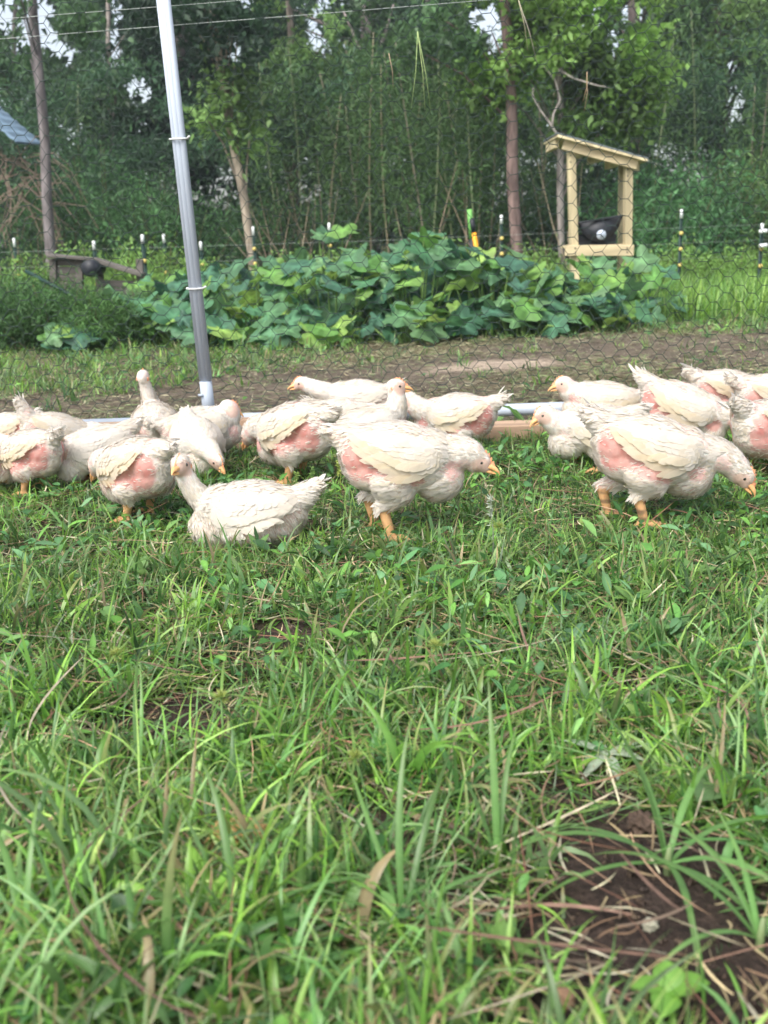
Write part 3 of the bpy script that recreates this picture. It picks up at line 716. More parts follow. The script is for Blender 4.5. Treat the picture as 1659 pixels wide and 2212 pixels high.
# needles caught in the netting
def hung(u, v, ends, label, group='pine needles caught on the netting'):
    p = at_y(u, v, NY - .0); t = empty('hanging_needles', p); tag(t, label, 'pine needles', group)
    for (uu, vv, c) in ends:
        q = at_y(uu, vv, NY - .0) - p
        g = Geo(); add_tube(g, [(0, 0, 0), q * .5 + Vector((.004, -.006, -.004)), q], [.0013, .0011, .0007], 5, c); g.obj('needle', M_straw, t)
hung(902, 68, [(918, 238, (.30, .38, .16)), (931, 244, (.27, .36, .14)), (888, 236, (.30, .40, .16))], 'bunch of three long green needles hanging in the netting at upper centre')
hung(1268, 155, [(1262, 240, (.38, .28, .18)), (1259, 220, (.34, .24, .14))], 'brown needle pair hanging in the netting left of the wooden stand roof')
hung(840, 115, [(849, 188, (.36, .27, .18))], 'single brown needle in the netting at upper centre')
hung(1120, 0, [(1140, 110, (.34, .32, .2)), (1160, 135, (.4, .36, .28))], 'long curved brown needle at the top in the netting')

# ------------------------------------------------------------------ chickens
def smoothstep(a, b, x):
    t = np.clip((x - a) / (b - a), 0, 1); return t * t * (3 - 2 * t)
_ico = None
def ico_base():
    global _ico
    if _ico is None:
        bm = bmesh.new(); bmesh.ops.create_icosphere(bm, subdivisions=3, radius=1)
        _ico = (np.array([tuple(v.co) for v in bm.verts]), np.array([[v.index for v in f.verts] for f in bm.faces])); bm.free()
    return _ico
def ell(g, c, r, rot=None):
    V, T = ico_base(); V = V * np.array(r)
    if rot is not None: V = V @ np.array(rot.to_3x3()).T
    g.add(V + np.array(c), None, T)
def chain(g, pts, rad, n=10):
    """dense balls along a polyline"""
    V, T = ico_base()
    for i in range(len(pts) - 1):
        a, b = np.array(pts[i]), np.array(pts[i + 1]); m = max(2, int(np.linalg.norm(b - a) / (min(rad[i], rad[i + 1]) * .45)))
        for k in range(m + 1):
            t = k / m; g.add(V * (rad[i] * (1 - t) + rad[i + 1] * t) + a * (1 - t) + b * t, None, T)
def bez(p0, p1, p2, n):
    return [tuple(np.array(p0) * (1 - t) ** 2 + 2 * np.array(p1) * t * (1 - t) + np.array(p2) * t * t) for t in np.linspace(0, 1, n)]

WHITE = np.array([.69, .655, .60]); CREAM = np.array([.65, .58, .44]); PINK = np.array([.50, .235, .205]); RED = np.array([.44, .13, .11]); FACE = np.array([.56, .37, .29]); LEG = np.array([.62, .36, .17])

def chicken(label, body_px, heading, stand=.128, head=None, head_px=None, look=(1, 0, -.35), pitch=0.0, size=1.0, sit=False, pinkness=1.0, feathers=2200,
            feet=((-.01, .05), (.035, -.05)), tail_up=0.0, face_cam=None, vox=.005, wing_out=0.0, cream=1.0, neck_r=.040, seed=1, base_h=None, dirt=0.0):
    rs = np.random.default_rng(seed)
    feathers = int(feathers * 3.0)
    hz = (.074 if sit else stand) * size; dz = hz / size - .15
    if head is not None and not sit: head = (head[0], head[1], head[2] + dz)
    o = at_z(body_px[0], body_px[1], hz)
    h = R(heading); hv = Vector((math.cos(h), math.sin(h), 0)); nv = Vector((-hv.y, hv.x, 0))
    org = Vector((o.x, o.y, 0))
    if head_px is not None:
        d = ray(*head_px); t = (org - C0).dot(nv) / d.dot(nv); p = C0 + d * t - org
        head = (p.dot(hv) / size, 0.0, p.z / size)
    root = empty('chicken', (org.x, org.y, 0), h); root.scale = (size,) * 3
    tag(root, label, 'chicken', 'white meat chickens inside the run')
    pc = np.array([0, 0, .15]); cs, sn = math.cos(pitch), math.sin(pitch)
    drop = -.076 if sit else dz
    def pit(P):      # pitch the trunk about its centre (positive = head down)
        P = np.asarray(P, dtype=float); Q = P - pc
        X = Q[..., 0] * cs + Q[..., 2] * sn; Z = -Q[..., 0] * sn + Q[..., 2] * cs
        return np.stack([X, Q[..., 1], Z], -1) + pc + np.array([0, 0, drop])
    def unpit(P):
        Q = np.asarray(P, dtype=float) - np.array([0, 0, drop]) - pc
        X = Q[..., 0] * cs - Q[..., 2] * sn; Z = Q[..., 0] * sn + Q[..., 2] * cs
        return np.stack([X, Q[..., 1], Z], -1) + pc
    rotp = Matrix.Rotation(pitch, 3, 'Y')
    g = Geo()
    fat = 1.08 if sit else 1.0
    for c, r in (((0, 0, .152), (.115, .072 * fat, .069)), ((-.068, 0, .148), (.060, .060, .058)), ((-.035, 0, .118), (.080, .062 * fat, .052)),
                 ((.080, 0, .122), (.056, .052, .052)), ((.062, 0, .165), (.060, .056, .050)), ((.02, .030, .145), (.08, .042, .058)), ((.02, -.030, .145), (.08, .042, .058))):
        ell(g, pit(c), r, rotp)
    tb = pit((-.098, 0, .168)); tt = pit((-.150, 0, .190 + tail_up))
    chain(g, [tuple(tb), tuple(tt)], [.034, .015])
    # neck and head
    sh = pit((.095, 0, .168)); hd = np.array(head, dtype=float)
    mid = (sh + hd) / 2 + np.array([.018, 0, .006 if hd[2] > sh[2] else .020])
    nk = bez(tuple(sh), tuple(mid), tuple(hd), 6)
    chain(g, nk, list(np.linspace(neck_r, max(.0190, neck_r * .62), 6)))
    lk = Vector(look).normalized()
    if face_cam is not None: lk = Vector(face_cam).normalized()
    rotq = lk.to_track_quat('X', 'Z')
    rot = rotq.to_matrix()
    HS = 1.12 * (.9 / size) ** .5
    def hp(x, y, z): return tuple(Vector(hd) + rot @ (Vector((x, y, z)) * HS))
    ell(g, hp(.004, 0, .002), (.027 * HS, .0185 * HS, .0215 * HS), rot); ell(g, hp(.020, 0, -.004), (.014 * HS, .0115 * HS, .0125 * HS), rot)
    # legs
    legs = []
    if not sit:
        for k, (fx, fy) in enumerate(feet):
            hip = pit((-.008, math.copysign(.040, fy), .108)); hock = np.array([fx - .016, fy * 1.0, stand * .45]); ank = np.array([fx, fy, .013])
            kn = np.array([hip[0] + .016, hip[1] * 1.05, (hip[2] + hock[2]) / 2 + .008])
            chain(g, [tuple(hip), tuple(kn), tuple(hock)], [.045, .032, .0145])
            chain(g, [tuple(hock), tuple(ank)], [.0125, .0098])
            for a_, l_ in ((0, .052), (.62, .044), (-.62, .044), (math.pi - .1, .022)):
                e = ank + np.array([math.cos(a_) * l_, math.sin(a_) * l_, -.007]); m_ = ank + np.array([math.cos(a_) * l_ * .55, math.sin(a_) * l_ * .55, .001])
                chain(g, [tuple(ank + np.array([0, 0, -.003])), tuple(m_), tuple(e)], [.0078, .0068, .0046])
            legs.append((hock, ank))
    else:
        for sy in (-1, 1): ell(g, (.0, sy * .055, .045), (.06, .035, .035))
    me = g.mesh('body'); tmp = bpy.data.objects.new('tmp', me); COL.objects.link(tmp)
    rm = tmp.modifiers.new('r', 'REMESH'); rm.mode = 'VOXEL'; rm.voxel_size = vox
    smm = tmp.modifiers.new('s', 'SMOOTH'); smm.factor = .5; smm.iterations = 3
    dg = bpy.context.evaluated_depsgraph_get(); dg.update()
    ev = tmp.evaluated_get(dg); bme = bpy.data.meshes.new_from_object(ev)
    bpy.data.objects.remove(tmp); bpy.data.meshes.remove(me)
    n = len(bme.vertices); V = np.empty(n * 3, dtype=np.float32); bme.vertices.foreach_get('co', V); V = V.reshape(-1, 3).astype(float)
    NR = np.empty(n * 3, dtype=np.float32); bme.vertices.foreach_get('normal', NR); NR = NR.reshape(-1, 3).astype(float)
    nz = (np.sin(V[:, 0] * 95 + seed) * np.sin(V[:, 2] * 120 + 2 * seed) + .6 * np.sin(V[:, 0] * 230 + V[:, 2] * 160 + V[:, 1] * 70)) * .5
    # masks in the unpitched trunk frame
    jx, jz = rs.uniform(-.016, .016), rs.uniform(-.012, .012); pj = rs.uniform(.75, 1.3)
    def masks(P):
        U = unpit(P); x, y, z = U[:, 0] + jx, np.abs(U[:, 1]), U[:, 2] + jz
        nzz = (np.sin(P[:, 0] * 95 + seed) * np.sin(P[:, 2] * 120 + 2 * seed) + .6 * np.sin(P[:, 0] * 230 + P[:, 2] * 160 + P[:, 1] * 70)) * .5
        d1 = np.sqrt(((x + .088) / (.045 * pj)) ** 2 + ((z - .135) / .047) ** 2)        # flank in front of the tail
        zl = .128 - .22 * x
        d2 = np.abs(z - zl) / .021 + np.clip((x - .03) / .03, 0, 9) + np.clip((-.10 - x) / .02, 0, 9)      # strip under the wing
        d3 = np.sqrt(((x - .098) / .024) ** 2 + ((z - .142) / .022) ** 2)       # below the shoulder
        d4 = np.sqrt(((x + .10) / .035) ** 2 + ((z - .105) / .030) ** 2)
        m = np.maximum.reduce([smoothstep(1.3, .7, d1 + .35 * nzz), .9 * smoothstep(1.4, .6, d2 + .5 * nzz), .75 * smoothstep(1.2, .6, d3 + .3 * nzz), .6 * smoothstep(1.2, .6, d4 + .3 * nzz)])
        m = m * smoothstep(.018, .034, y) * pinkness
        rel = (P - hd) @ np.array(rot)     # into head frame
        hdist = np.linalg.norm(P - hd, axis=1)
        face = smoothstep(1.25, .75, np.sqrt(((rel[:, 0] / HS - .016) / .019) ** 2 + ((rel[:, 2] / HS + .002) / .017) ** 2)) * (hdist < .05)
        leg = np.zeros(len(P))
        for hock, ank in legs:
            t = smoothstep(stand * .45 + .006, stand * .45 - .006, P[:, 2]) * (np.hypot(P[:, 0] - hock[0], P[:, 1] - hock[1]) < .075)
            leg = np.maximum(leg, t)
        nw = np.sin(P[:, 0] * 41 + seed) * np.sin(P[:, 2] * 53 + seed * 2) + .7 * np.sin(P[:, 0] * 97 + P[:, 1] * 60) * np.sin(P[:, 2] * 88 + seed)
        m = np.maximum(m, .5 * smoothstep(.25, .9, nw) * pinkness)
        return m.clip(0, 1), face.clip(0, 1), leg.clip(0, 1), hdist
    pk, face, leg, hdist = masks(V)
    c = np.tile(WHITE, (n, 1))
    pcol = lerp(PINK, RED, smoothstep(-.1, .6, nz)[:, None] * .8)
    c = lerp(c, pcol * np.array([1.15, 1.25, 1.25]), (pk * .95)[:, None]); c = lerp(c, FACE, (face * .85)[:, None])
    lc = LEG * (1 - .35 * np.clip(nz, 0, 1))[:, None]
    if dirt: lc = lerp(lc, np.array([.14, .09, .06]), (dirt * smoothstep(-.1, .5, np.sin(V[:, 2] * 330) * .5 + nz))[:, None])
    c = lerp(c, lc, leg[:, None])
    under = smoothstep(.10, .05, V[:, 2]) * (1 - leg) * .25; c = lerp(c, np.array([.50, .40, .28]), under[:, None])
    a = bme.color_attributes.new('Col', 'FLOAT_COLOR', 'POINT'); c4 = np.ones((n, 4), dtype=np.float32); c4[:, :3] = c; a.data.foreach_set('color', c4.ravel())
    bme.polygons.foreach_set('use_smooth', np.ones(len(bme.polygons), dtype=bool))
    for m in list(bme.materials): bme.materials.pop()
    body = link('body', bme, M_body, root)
    # ---- fluff
    bm = bmesh.new(); bm.from_mesh(bme); bvh = BVHTree.FromBMesh(bm); bm.free()
    k = rs.integers(0, n, int(feathers * 1.7))
    wgt = (1 - pk[k]) ** 1.6 * (1 - leg[k]) * (1 - face[k]) ; k = k[rs.random(len(k)) < np.clip(wgt + .05 * (leg[k] < .2), 0, 1)]
    k = k[(leg[k] < .3) & (face[k] < .4)][:feathers]; m = len(k)
    P = V[k] + rs.normal(0, .0015, (m, 3)); Nn = NR[k]
    flow = np.tile([-cs, 0, sn * 1.0 - .25], (m, 1)).astype(float)
    hdk = hdist[k]; nwt = smoothstep(.10, .05, hdk)[:, None]; nd = unit(sh - hd); flow = flow * (1 - nwt) + nd * nwt
    lowk = smoothstep(.105, .06, V[k][:, 2])[:, None]; flow = flow * (1 - lowk) + np.array([-.35, 0, -.8]) * lowk
    flow = flow + rs.normal(0, .20, (m, 3)); D = unit(flow - Nn * (flow * Nn).sum(1)[:, None])
    small = smoothstep(.085, .035, hdk)
    L = rs.uniform(.012, .024, m) * (1 - .55 * small); W = L * rs.uniform(.16, .34, m)
    pedge = pk[k] > .12; W[pedge] *= .6; L[pedge] *= .7
    lift = rs.uniform(.02, .17, m)
    col = WHITE * (1 + rs.normal(0, .05, (m, 1))); cr = (rs.random(m) < .25); col[cr] = lerp(WHITE, CREAM, .5)
    def cards(P, D, Nn, L, W, lift, col, curl=.35, thin_=False):
        S = unit(np.cross(D, Nn)); ss = np.array([0, .55, 1.0]) if thin_ else np.array([0, .4, .8, 1.0]); wp = np.array([.6, 1.0, .12]) if thin_ else np.array([.45, 1.0, .8, .15]); m = len(P); nr = len(ss)
        X = P[:, None] + D[:, None] * (L[:, None] * ss)[..., None] + Nn[:, None] * (L[:, None] * (lift[:, None] * ss - curl * lift[:, None] * ss ** 2))[..., None]
        ww = (W[:, None] * wp * .5)[..., None]
        VV = np.stack([X + S[:, None] * ww, X - S[:, None] * ww], 2).reshape(-1, 3)
        q = np.array([(i * 2, i * 2 + 1, i * 2 + 3, i * 2 + 2) for i in range(nr - 1)]); Q = (q[None] + (np.arange(m) * nr * 2)[:, None, None]).reshape(-1, 4)
        return VV, Q, np.repeat(col, nr * 2, 0)
    g = Geo(); VV, Q, CC = cards(P, D, Nn, L, W, lift, col, thin_=True); g.add(VV, Q, None, CC)
    # tail fan
    m = 46; s = rs.random(m); P = lerp(tb, tt, s[:, None]) + rs.normal(0, .008, (m, 3)); td = unit(tt - tb)
    D = unit(td + rs.normal(0, .22, (m, 3)) * np.array([1, 1.3, .9])); Nn = unit(np.cross(D, np.array([0, 1., 0])) + rs.normal(0, .4, (m, 3)))
    VV, Q, CC = cards(P, D, Nn, rs.uniform(.025, .042, m), rs.uniform(.008, .013, m), rs.uniform(-.1, .2, m), WHITE * (1 + rs.normal(0, .05, (m, 1)))); g.add(VV, Q, None, CC)
    fl = g.obj('down_feathers', M_feather, body); fl['kind'] = 'stuff'
    # ---- wings
    for sy in (1, -1):
        ns, ntt = 18, 9
        def wing_xyz(s, t):
            x = .095 - .205 * s; zc = .170 + .020 * s - .010 * math.sin(s * 3)
            hh = np.interp(s, [0, .12, .35, .6, .85, 1], [.016, .036, .046, .036, .020, .006])
            zz = zc + hh * (1 - 2 * t) - .004
            return x, zz
        def surf(x, zz, off):
            p_out = pit(np.array([x, sy * .25, zz])); tocen = pit(np.array([x, 0, zz])) - p_out
            hit = bvh.ray_cast(Vector(p_out), Vector(tocen).normalized(), .26)
            if hit[0] is None or abs(hit[0].y) < .012:
                ti = pit(np.array([x, sy * .012, min(zz, .215)])); hit2 = bvh.find_nearest(Vector(ti))
                q, nn = hit2[0], hit2[1]
            else: q, nn = hit[0], hit[1]
            return np.array(q) + np.array(nn) * off, np.array(nn)
        VV = []; NNs = []
        for i in range(ns):
            for j in range(ntt):
                s, t = i / (ns - 1), j / (ntt - 1); x, zz = wing_xyz(s, t)
                edge = min(1, 6 * s, 6 * (1 - s)) * min(1, 5 * t + .0, 5 * (1 - t))
                p_, nn = surf(x, zz, -.003 + (.013 + wing_out * t) * max(edge, 0) ** .5)
                VV.append(p_); NNs.append(nn)
        VV = np.array(VV).reshape(ns, ntt, 3); NNs = np.array(NNs).reshape(ns, ntt, 3)
        for _ in range(2):
            VV[1:-1, 1:-1] = (VV[1:-1, 1:-1] * 2 + VV[:-2, 1:-1] + VV[2:, 1:-1] + VV[1:-1, :-2] + VV[1:-1, 2:]) / 6
            NNs[1:-1, 1:-1] = (NNs[1:-1, 1:-1] + NNs[:-2, 1:-1] + NNs[2:, 1:-1] + NNs[1:-1, :-2] + NNs[1:-1, 2:])
        NNs = unit(NNs)
        Q = np.array([(i * ntt + jj, (i + 1) * ntt + jj, (i + 1) * ntt + jj + 1, i * ntt + jj + 1) for i in range(ns - 1) for jj in range(ntt - 1)])
        if sy < 0: Q = Q[:, ::-1]
        cc = lerp(WHITE, CREAM, .42 * cream)
        wg = Geo().add(VV.reshape(-1, 3), Q, None, cc).obj('wing', M_feather, root)
        g = Geo(); Pw = []; Dw = []; Nw = []; Lw = []; Ww = []; Cw = []; lf = []
        def put(s, t, L_, W_, lift_, colr, down=0.0):
            i = min(int(s * (ns - 1)), ns - 2); jj = min(int(t * (ntt - 1)), ntt - 2)
            fs, ft = s * (ns - 1) - i, t * (ntt - 1) - jj
            p_ = lerp(lerp(VV[i, jj], VV[i + 1, jj], fs), lerp(VV[i, jj + 1], VV[i + 1, jj + 1], fs), ft); nn = NNs[i, jj]
            if (nn[1] * sy) < -.2: return
            ds = VV[i + 1, jj] - VV[i, jj]; dt = VV[i, jj + 1] - VV[i, jj]
            dd = unit(unit(ds) + unit(dt) * down + rs.normal(0, .07, 3)); dd = unit(dd - nn * dd.dot(nn))
            Pw.append(p_ + nn * .001); Dw.append(dd); Nw.append(nn); Lw.append(L_); Ww.append(W_); Cw.append(colr); lf.append(lift_)
        # long flight feathers along the lower half, lowest layer first
        for q in range(13):
            f = q / 12; put(.16 + .62 * f, .80 - .10 * f, .062 - .012 * f, .016, .02, lerp(WHITE, CREAM, cream * rs.uniform(.7, 1.1)), .38 - .3 * f)
        for q in range(12):
            f = q / 11; put(.12 + .58 * f, .60 - .06 * f, .048, .017, .03, lerp(WHITE, CREAM, cream * rs.uniform(.6, 1.1)), .3 - .2 * f)
        for row in range(7):
            for q in range(11):
                f = (q + .5 * (row % 2)) / 11
                put(.05 + .72 * f, .14 + .095 * row, rs.uniform(.022, .032), rs.uniform(.016, .022), rs.uniform(-.02, .04), lerp(WHITE, CREAM, cream * np.clip(rs.uniform(.0, .9) * (.35 + .1 * row), 0, 1)), .2)
        A = [np.array(z_) for z_ in (Pw, Dw, Nw, Lw, Ww, lf, Cw)]
        V2, Q2, C2 = cards(A[0], A[1], A[2], A[3], A[4], A[5], A[6], curl=.6); g.add(V2, Q2, None, C2)
        wf = g.obj('wing_feathers', M_feather, wg); wf['kind'] = 'stuff'
    # ---- head parts
    g = Geo(); n_ = 8; V3 = []
    for s, ry, rz, dz in ((0, .0085, .0070, .001), (.008, .0072, .0062, .0012), (.016, .0048, .0046, 0), (.022, .0024, .0026, -.0028), (.0255, .0006, .0008, -.0062)):
        for k_ in range(n_):
            t = 2 * math.pi * k_ / n_; V3.append(hp(.028 + s, math.cos(t) * ry, -.001 + math.sin(t) * rz * (1 if math.sin(t) > 0 else .55) + dz))
    Q = [(i * n_ + k_, i * n_ + (k_ + 1) % n_, (i + 1) * n_ + (k_ + 1) % n_, (i + 1) * n_ + k_) for i in range(4) for k_ in range(n_)]
    g.add(V3, Q); bk = g.obj('beak', M_beak, root)
    g = Geo(); V3 = []
    for s, ry, rz in ((0, .0075, .0045), (.008, .006, .0036), (.0155, .0030, .0022), (.0195, .0006, .0006)):
        for k_ in range(n_):
            t = 2 * math.pi * k_ / n_; V3.append(hp(.027 + s, math.cos(t) * ry, -.0085 + math.sin(t) * rz + s * .03))
    g.add(V3, [(i * n_ + k_, i * n_ + (k_ + 1) % n_, (i + 1) * n_ + (k_ + 1) % n_, (i + 1) * n_ + k_) for i in range(3) for k_ in range(n_)]); g.obj('lower_beak', M_beak, bk)
    g = Geo()      # serrated comb
    prof = [(.040, .004), (.037, .0085), (.033, .0135), (.030, .0115), (.027, .0195), (.024, .0165), (.020, .0255), (.017, .0215), (.012, .0285), (.009, .0245), (.004, .0275), (-.002, .0225)]
    basep = [(.040, .003), (.036, .003), (.033, .004), (.030, .006), (.027, .008), (.024, .010), (.020, .013), (.017, .015), (.012, .018), (.009, .019), (.004, .020), (-.002, .020)]
    V3 = []
    for (x, z), (bx, bz_) in zip(prof, basep):
        V3 += [hp(bx, .0030, bz_ - .002), hp(x, 0, z), hp(bx, -.0030, bz_ - .002)]
    g.add(V3, [(i * 3 + j_, i * 3 + j_ + 1, i * 3 + j_ + 4, i * 3 + j_ + 3) for i in range(len(prof) - 1) for j_ in range(2)]); g.obj('comb', M_comb, root)
    for sy in (1, -1):
        g = Geo(); ell(g, hp(.0125, sy * .0145, .0045), (.0048 * HS, .0030 * HS, .0048 * HS), rot); ey = g.obj('eye', M_iris, root)
        g = Geo(); ell(g, hp(.0127, sy * .0160, .0046), (.0034 * HS, .0022 * HS, .0034 * HS), rot); g.obj('pupil', M_eye, ey)
        g = Geo(); ell(g, hp(-.006, sy * .0165, -.003), (.0050 * HS, .0024 * HS, .0065 * HS), rot); g.obj('ear_lobe', M_comb, root)
    return root

chicken('white chicken striding right at the centre, head lowered, the nearest standing one', (866, 986), -6, head_px=(1026, 995), look=(1, -.15, -.42), pitch=R(10), tail_up=-.012, feathers=4200,
        feet=((-.062, .05), (-.020, -.045)), seed=3, size=.95, stand=.176, vox=.0042, neck_r=.040)
chicken('white chicken pecking down into the grass at the right, one muddy leg forward', (1412, 972), -6, head_px=(1598, 1022), look=(.75, -.35, -.95), pitch=R(16), feathers=4200,
        feet=((-.085, .045), (-.020, -.045)), seed=5, size=.95, stand=.162, vox=.0042, dirt=.8, neck_r=.040)
chicken('white chicken sitting in the grass with its neck up, looking at the camera', (540, 1106), 184, head_px=(392, 1006), look=(.25, .95, .0), sit=True, feathers=4200, seed=7, size=0.88, vox=.0042, tail_up=.012, pinkness=.45, cream=.3, neck_r=.026, pitch=R(0))
chicken('cream winged chicken with big pink flank, rear towards us, left of the sitting one', (294, 1006), 138, head=(.17, 0, .13), look=(1, 0, -1), pitch=R(15), feathers=3200, seed=11, size=0.88, stand=.140, pinkness=1.2, tail_up=-.02)
chicken('chicken seen from behind with cream wing and reddened rump, left of the central group', (637, 928), 140, head=(.17, 0, .12), look=(1, 0, -1), pitch=R(14), feathers=3200, seed=12, size=0.94, stand=.145, pinkness=1.2, tail_up=-.02)
chicken('chicken seen from behind with red flank, leftmost whole bird in the row', (66, 976), 145, head=(.17, 0, .14), look=(1, 0, -1), pitch=R(12), feathers=2600, seed=13, size=0.79, stand=.135, pinkness=1.2)
chicken('clean white chicken bending its orange beak down, second in the left group', (205, 968), 205, head_px=(140, 968), look=(.65, .25, -.95), pitch=R(12), feathers=3000, seed=14, size=0.78, pinkness=.35, cream=.15)
chicken('chicken at the back left with its tail raised and a red rump', (125, 935), 28, head=(.15, 0, .13), look=(1, 0, -1), pitch=R(20), feathers=1800, seed=15, size=0.76, tail_up=.035)
chicken('chicken with cream back cut by the left edge behind the row', (8, 935), 170, head=(.17, 0, .14), look=(1, 0, -1), pitch=R(12), feathers=1400, seed=16, size=0.76)
chicken('chicken peeking in at the left edge with only face and breast showing', (-55, 985), 15, head_px=(2, 955), look=(1, 0, -.6), pitch=R(8), feathers=1400, seed=17, size=0.80)
chicken('chicken turned away with its neck stretched straight up, left of the steel pole', (335, 912), 105, head=(.075, .025, .300), look=(1, -.3, .1), pitch=R(-4), feathers=2400, seed=18, size=0.80, neck_r=.028, pinkness=.6, tail_up=-.02)
chicken('chicken behind the group at the pole foot, head out to the right', (432, 925), 18, head_px=(492, 880), look=(.9, -.2, -.55), pitch=R(-4), feathers=2400, seed=19, size=0.82, pinkness=1.0)
chicken('chicken facing the camera with its head bowed, below the steel pole', (425, 952), -68, head=(.165, .02, .115), look=(.8, .35, -.75), pitch=R(14), feathers=3000, seed=20, size=0.78, cream=.1, pinkness=.4)
chicken('chicken at the back looking left over the others at the centre', (775, 862), 178, head_px=(655, 829), look=(1, .1, -.2), pitch=R(0), feathers=2200, seed=21, size=0.84, pinkness=.3, cream=.3)
chicken('chicken with raised head looking right, in the middle of the central group', (795, 925), 22, head_px=(852, 836), look=(1, -.35, -.12), pitch=R(-8), feathers=3000, seed=22, size=0.82, pinkness=.8, cream=.2, neck_r=.038)
chicken('chicken squeezed between two others with a red spot on its rump', (742, 898), 12, head=(.12, 0, .15), look=(1, 0, -.6), pitch=R(10), feathers=1600, seed=23, size=0.72)
chicken('chicken right of the central group, tail to the right, pink under the wing', (985, 898), 168, head_px=(882, 862), look=(1, .25, -.45), pitch=R(6), feathers=3000, seed=24, size=0.85, pinkness=1.3)
chicken('chicken with orange comb looking left at the back of the right group', (1305, 870), 180, head_px=(1220, 829), look=(1, .15, -.25), pitch=R(-6), feathers=2600, seed=25, size=0.86)
chicken('chicken with a puffed breast looking down left beside the board', (1282, 925), 186, head_px=(1178, 893), look=(.9, .15, -.55), pitch=R(4), feathers=3000, seed=26, size=0.84, pinkness=.6)
chicken('chicken with large bare pink back and raised tail, behind the right hand bird', (1478, 882), -22, head=(.17, 0, .10), look=(1, 0, -1), pitch=R(22), feathers=2800, seed=27, size=0.92, pinkness=1.5, tail_up=.0)
chicken('chicken at the back right with its pale back just over the others', (1575, 845), 4, head=(.15, 0, .12), look=(1, 0, -1), pitch=R(12), feathers=1600, seed=28, size=0.88)
chicken('chicken at the far right edge behind, cut by the frame', (1668, 855), 10, head=(.15, 0, .12), look=(1, 0, -1), pitch=R(8), feathers=1200, seed=29, size=0.88)
chicken('chicken at the right edge with bare pink rump and white fluffy tail', (1668, 925), 30, head=(.16, 0, .12), look=(1, 0, -1), pitch=R(16), feathers=2200, seed=30, size=0.92, pinkness=1.4)

# ------------------------------------------------------------------ squash bed
def squash_leaf_mesh(k):
    r_ = random.Random(k); n = 30; V = [(0, 0, 0)]; C = []
    base = ((.058, .15, .085), (.08, .185, .08), (.13, .265, .06))[k % 3]  # bluer tone has sky sheen painted into the leaf colour
    ph = r_.uniform(0, 6)
    for ring, rr in ((1, .5), (2, 1.0)):
        for i in range(n):
            t = 2 * math.pi * i / n - math.pi
            lobes = 1 + .19 * math.cos(5 * t) + .045 * math.sin(15 * t + ph) + .03 * math.sin(9 * t)
            notch = 1 - .55 * math.exp(-((abs(t) - math.pi) / .28) ** 2)
            r = rr * lobes * notch
            V.append((math.cos(t) * r, math.sin(t) * r, .10 * rr * math.sin(3 * t + ph) + .22 * rr * rr * math.cos(2 * t + ph) * .5 - .10 * rr * rr + .05 * math.cos(5 * t) * rr))
    T = [(0, 1 + i, 1 + (i + 1) % n) for i in range(n)]
    Q = [(1 + i, 1 + n + i, 1 + n + (i + 1) % n, 1 + (i + 1) % n) for i in range(n)]
    V = np.array(V); C = np.tile(base, (len(V), 1)); C[0] *= 1.6
    ang = np.arctan2(V[:, 1], V[:, 0]); C *= (1 + .25 * (np.cos(5 * ang) > .8))[:, None]
    return Geo().add(V, Q, T, C).mesh('squash_leaf')
LEAVES = [squash_leaf_mesh(k) for k in range(6)]
for m_ in LEAVES: m_.materials.append(M_squash)
def squash(x, y, hmax, rad, n, label):
    t = empty('squash_plant', (x, y, 0)); tag(t, label, 'squash plant', 'squash plants in the garden bed')
    g = Geo()
    for i in range(n):
        a = random.uniform(0, 6.283); rr = rad * math.sqrt(random.random()); lh = hmax * (1 - .45 * (rr / rad) ** 2) * random.uniform(.35, 1.0)
        p = Vector((math.cos(a) * rr, math.sin(a) * rr, max(.06, lh)))
        o = bpy.data.objects.new('leaf', random.choice(LEAVES)); COL.objects.link(o); o.parent = t; o.location = p
        s = random.uniform(.05, .125); o.scale = (s, s * random.uniform(.85, 1.1), s)
        tilt = random.uniform(.25, .95); ta = random.uniform(-2.6, -.5) if random.random() < .62 else random.uniform(0, 6.28)
        o.rotation_euler = (Vector((math.sin(tilt) * math.cos(ta), math.sin(tilt) * math.sin(ta), math.cos(tilt))).to_track_quat('Z', 'X') @ Euler((0, 0, random.uniform(0, 6.28))).to_quaternion()).to_euler()
        q = Vector((math.cos(a) * rr * .5, math.sin(a) * rr * .5, 0))
        add_tube(g, [q, q.lerp(p, .6) + Vector((0, 0, .03)), p], [.007, .006, .004], 5, cap=False)
    g.obj('stem', M_squash_stem, t)
spots = [(-1.62, 6.55, .34, .34, 30, 'low squash plant at the left end of the bed'), (-1.15, 6.45, .42, .38, 36, 'squash plant right behind the steel pole'),
         (-1.45, 7.2, .50, .36, 26, 'squash plant at the rear left of the bed'), (-.72, 6.35, .48, .38, 38, 'squash plant with large dark blue green leaves at left of the bed'),
         (-.85, 7.1, .58, .38, 28, 'squash plant in the back row left of centre'), (-.28, 6.35, .60, .38, 42, 'tallest squash plant with a raised leaf near the centre'),
         (-.30, 7.0, .70, .34, 30, 'squash plant standing highest in the back row'), (.22, 6.4, .60, .40, 44, 'bright green squash plant in the front of the bed'),
         (.30, 7.1, .64, .40, 32, 'squash plant behind the bright green one'), (.72, 6.5, .56, .40, 42, 'squash plant in the front right of the orange stake'),
         (.85, 7.15, .52, .40, 34, 'squash plant with blue green leaves at the orange stake'), (1.22, 6.65, .44, .40, 42, 'squash plant in front of the wooden stand'),
         (1.38, 7.15, .42, .38, 34, 'squash plant at the foot of the wooden stand'), (1.72, 6.95, .42, .38, 36, 'squash plant right of the wooden stand'),]
for s in spots: squash(*s)
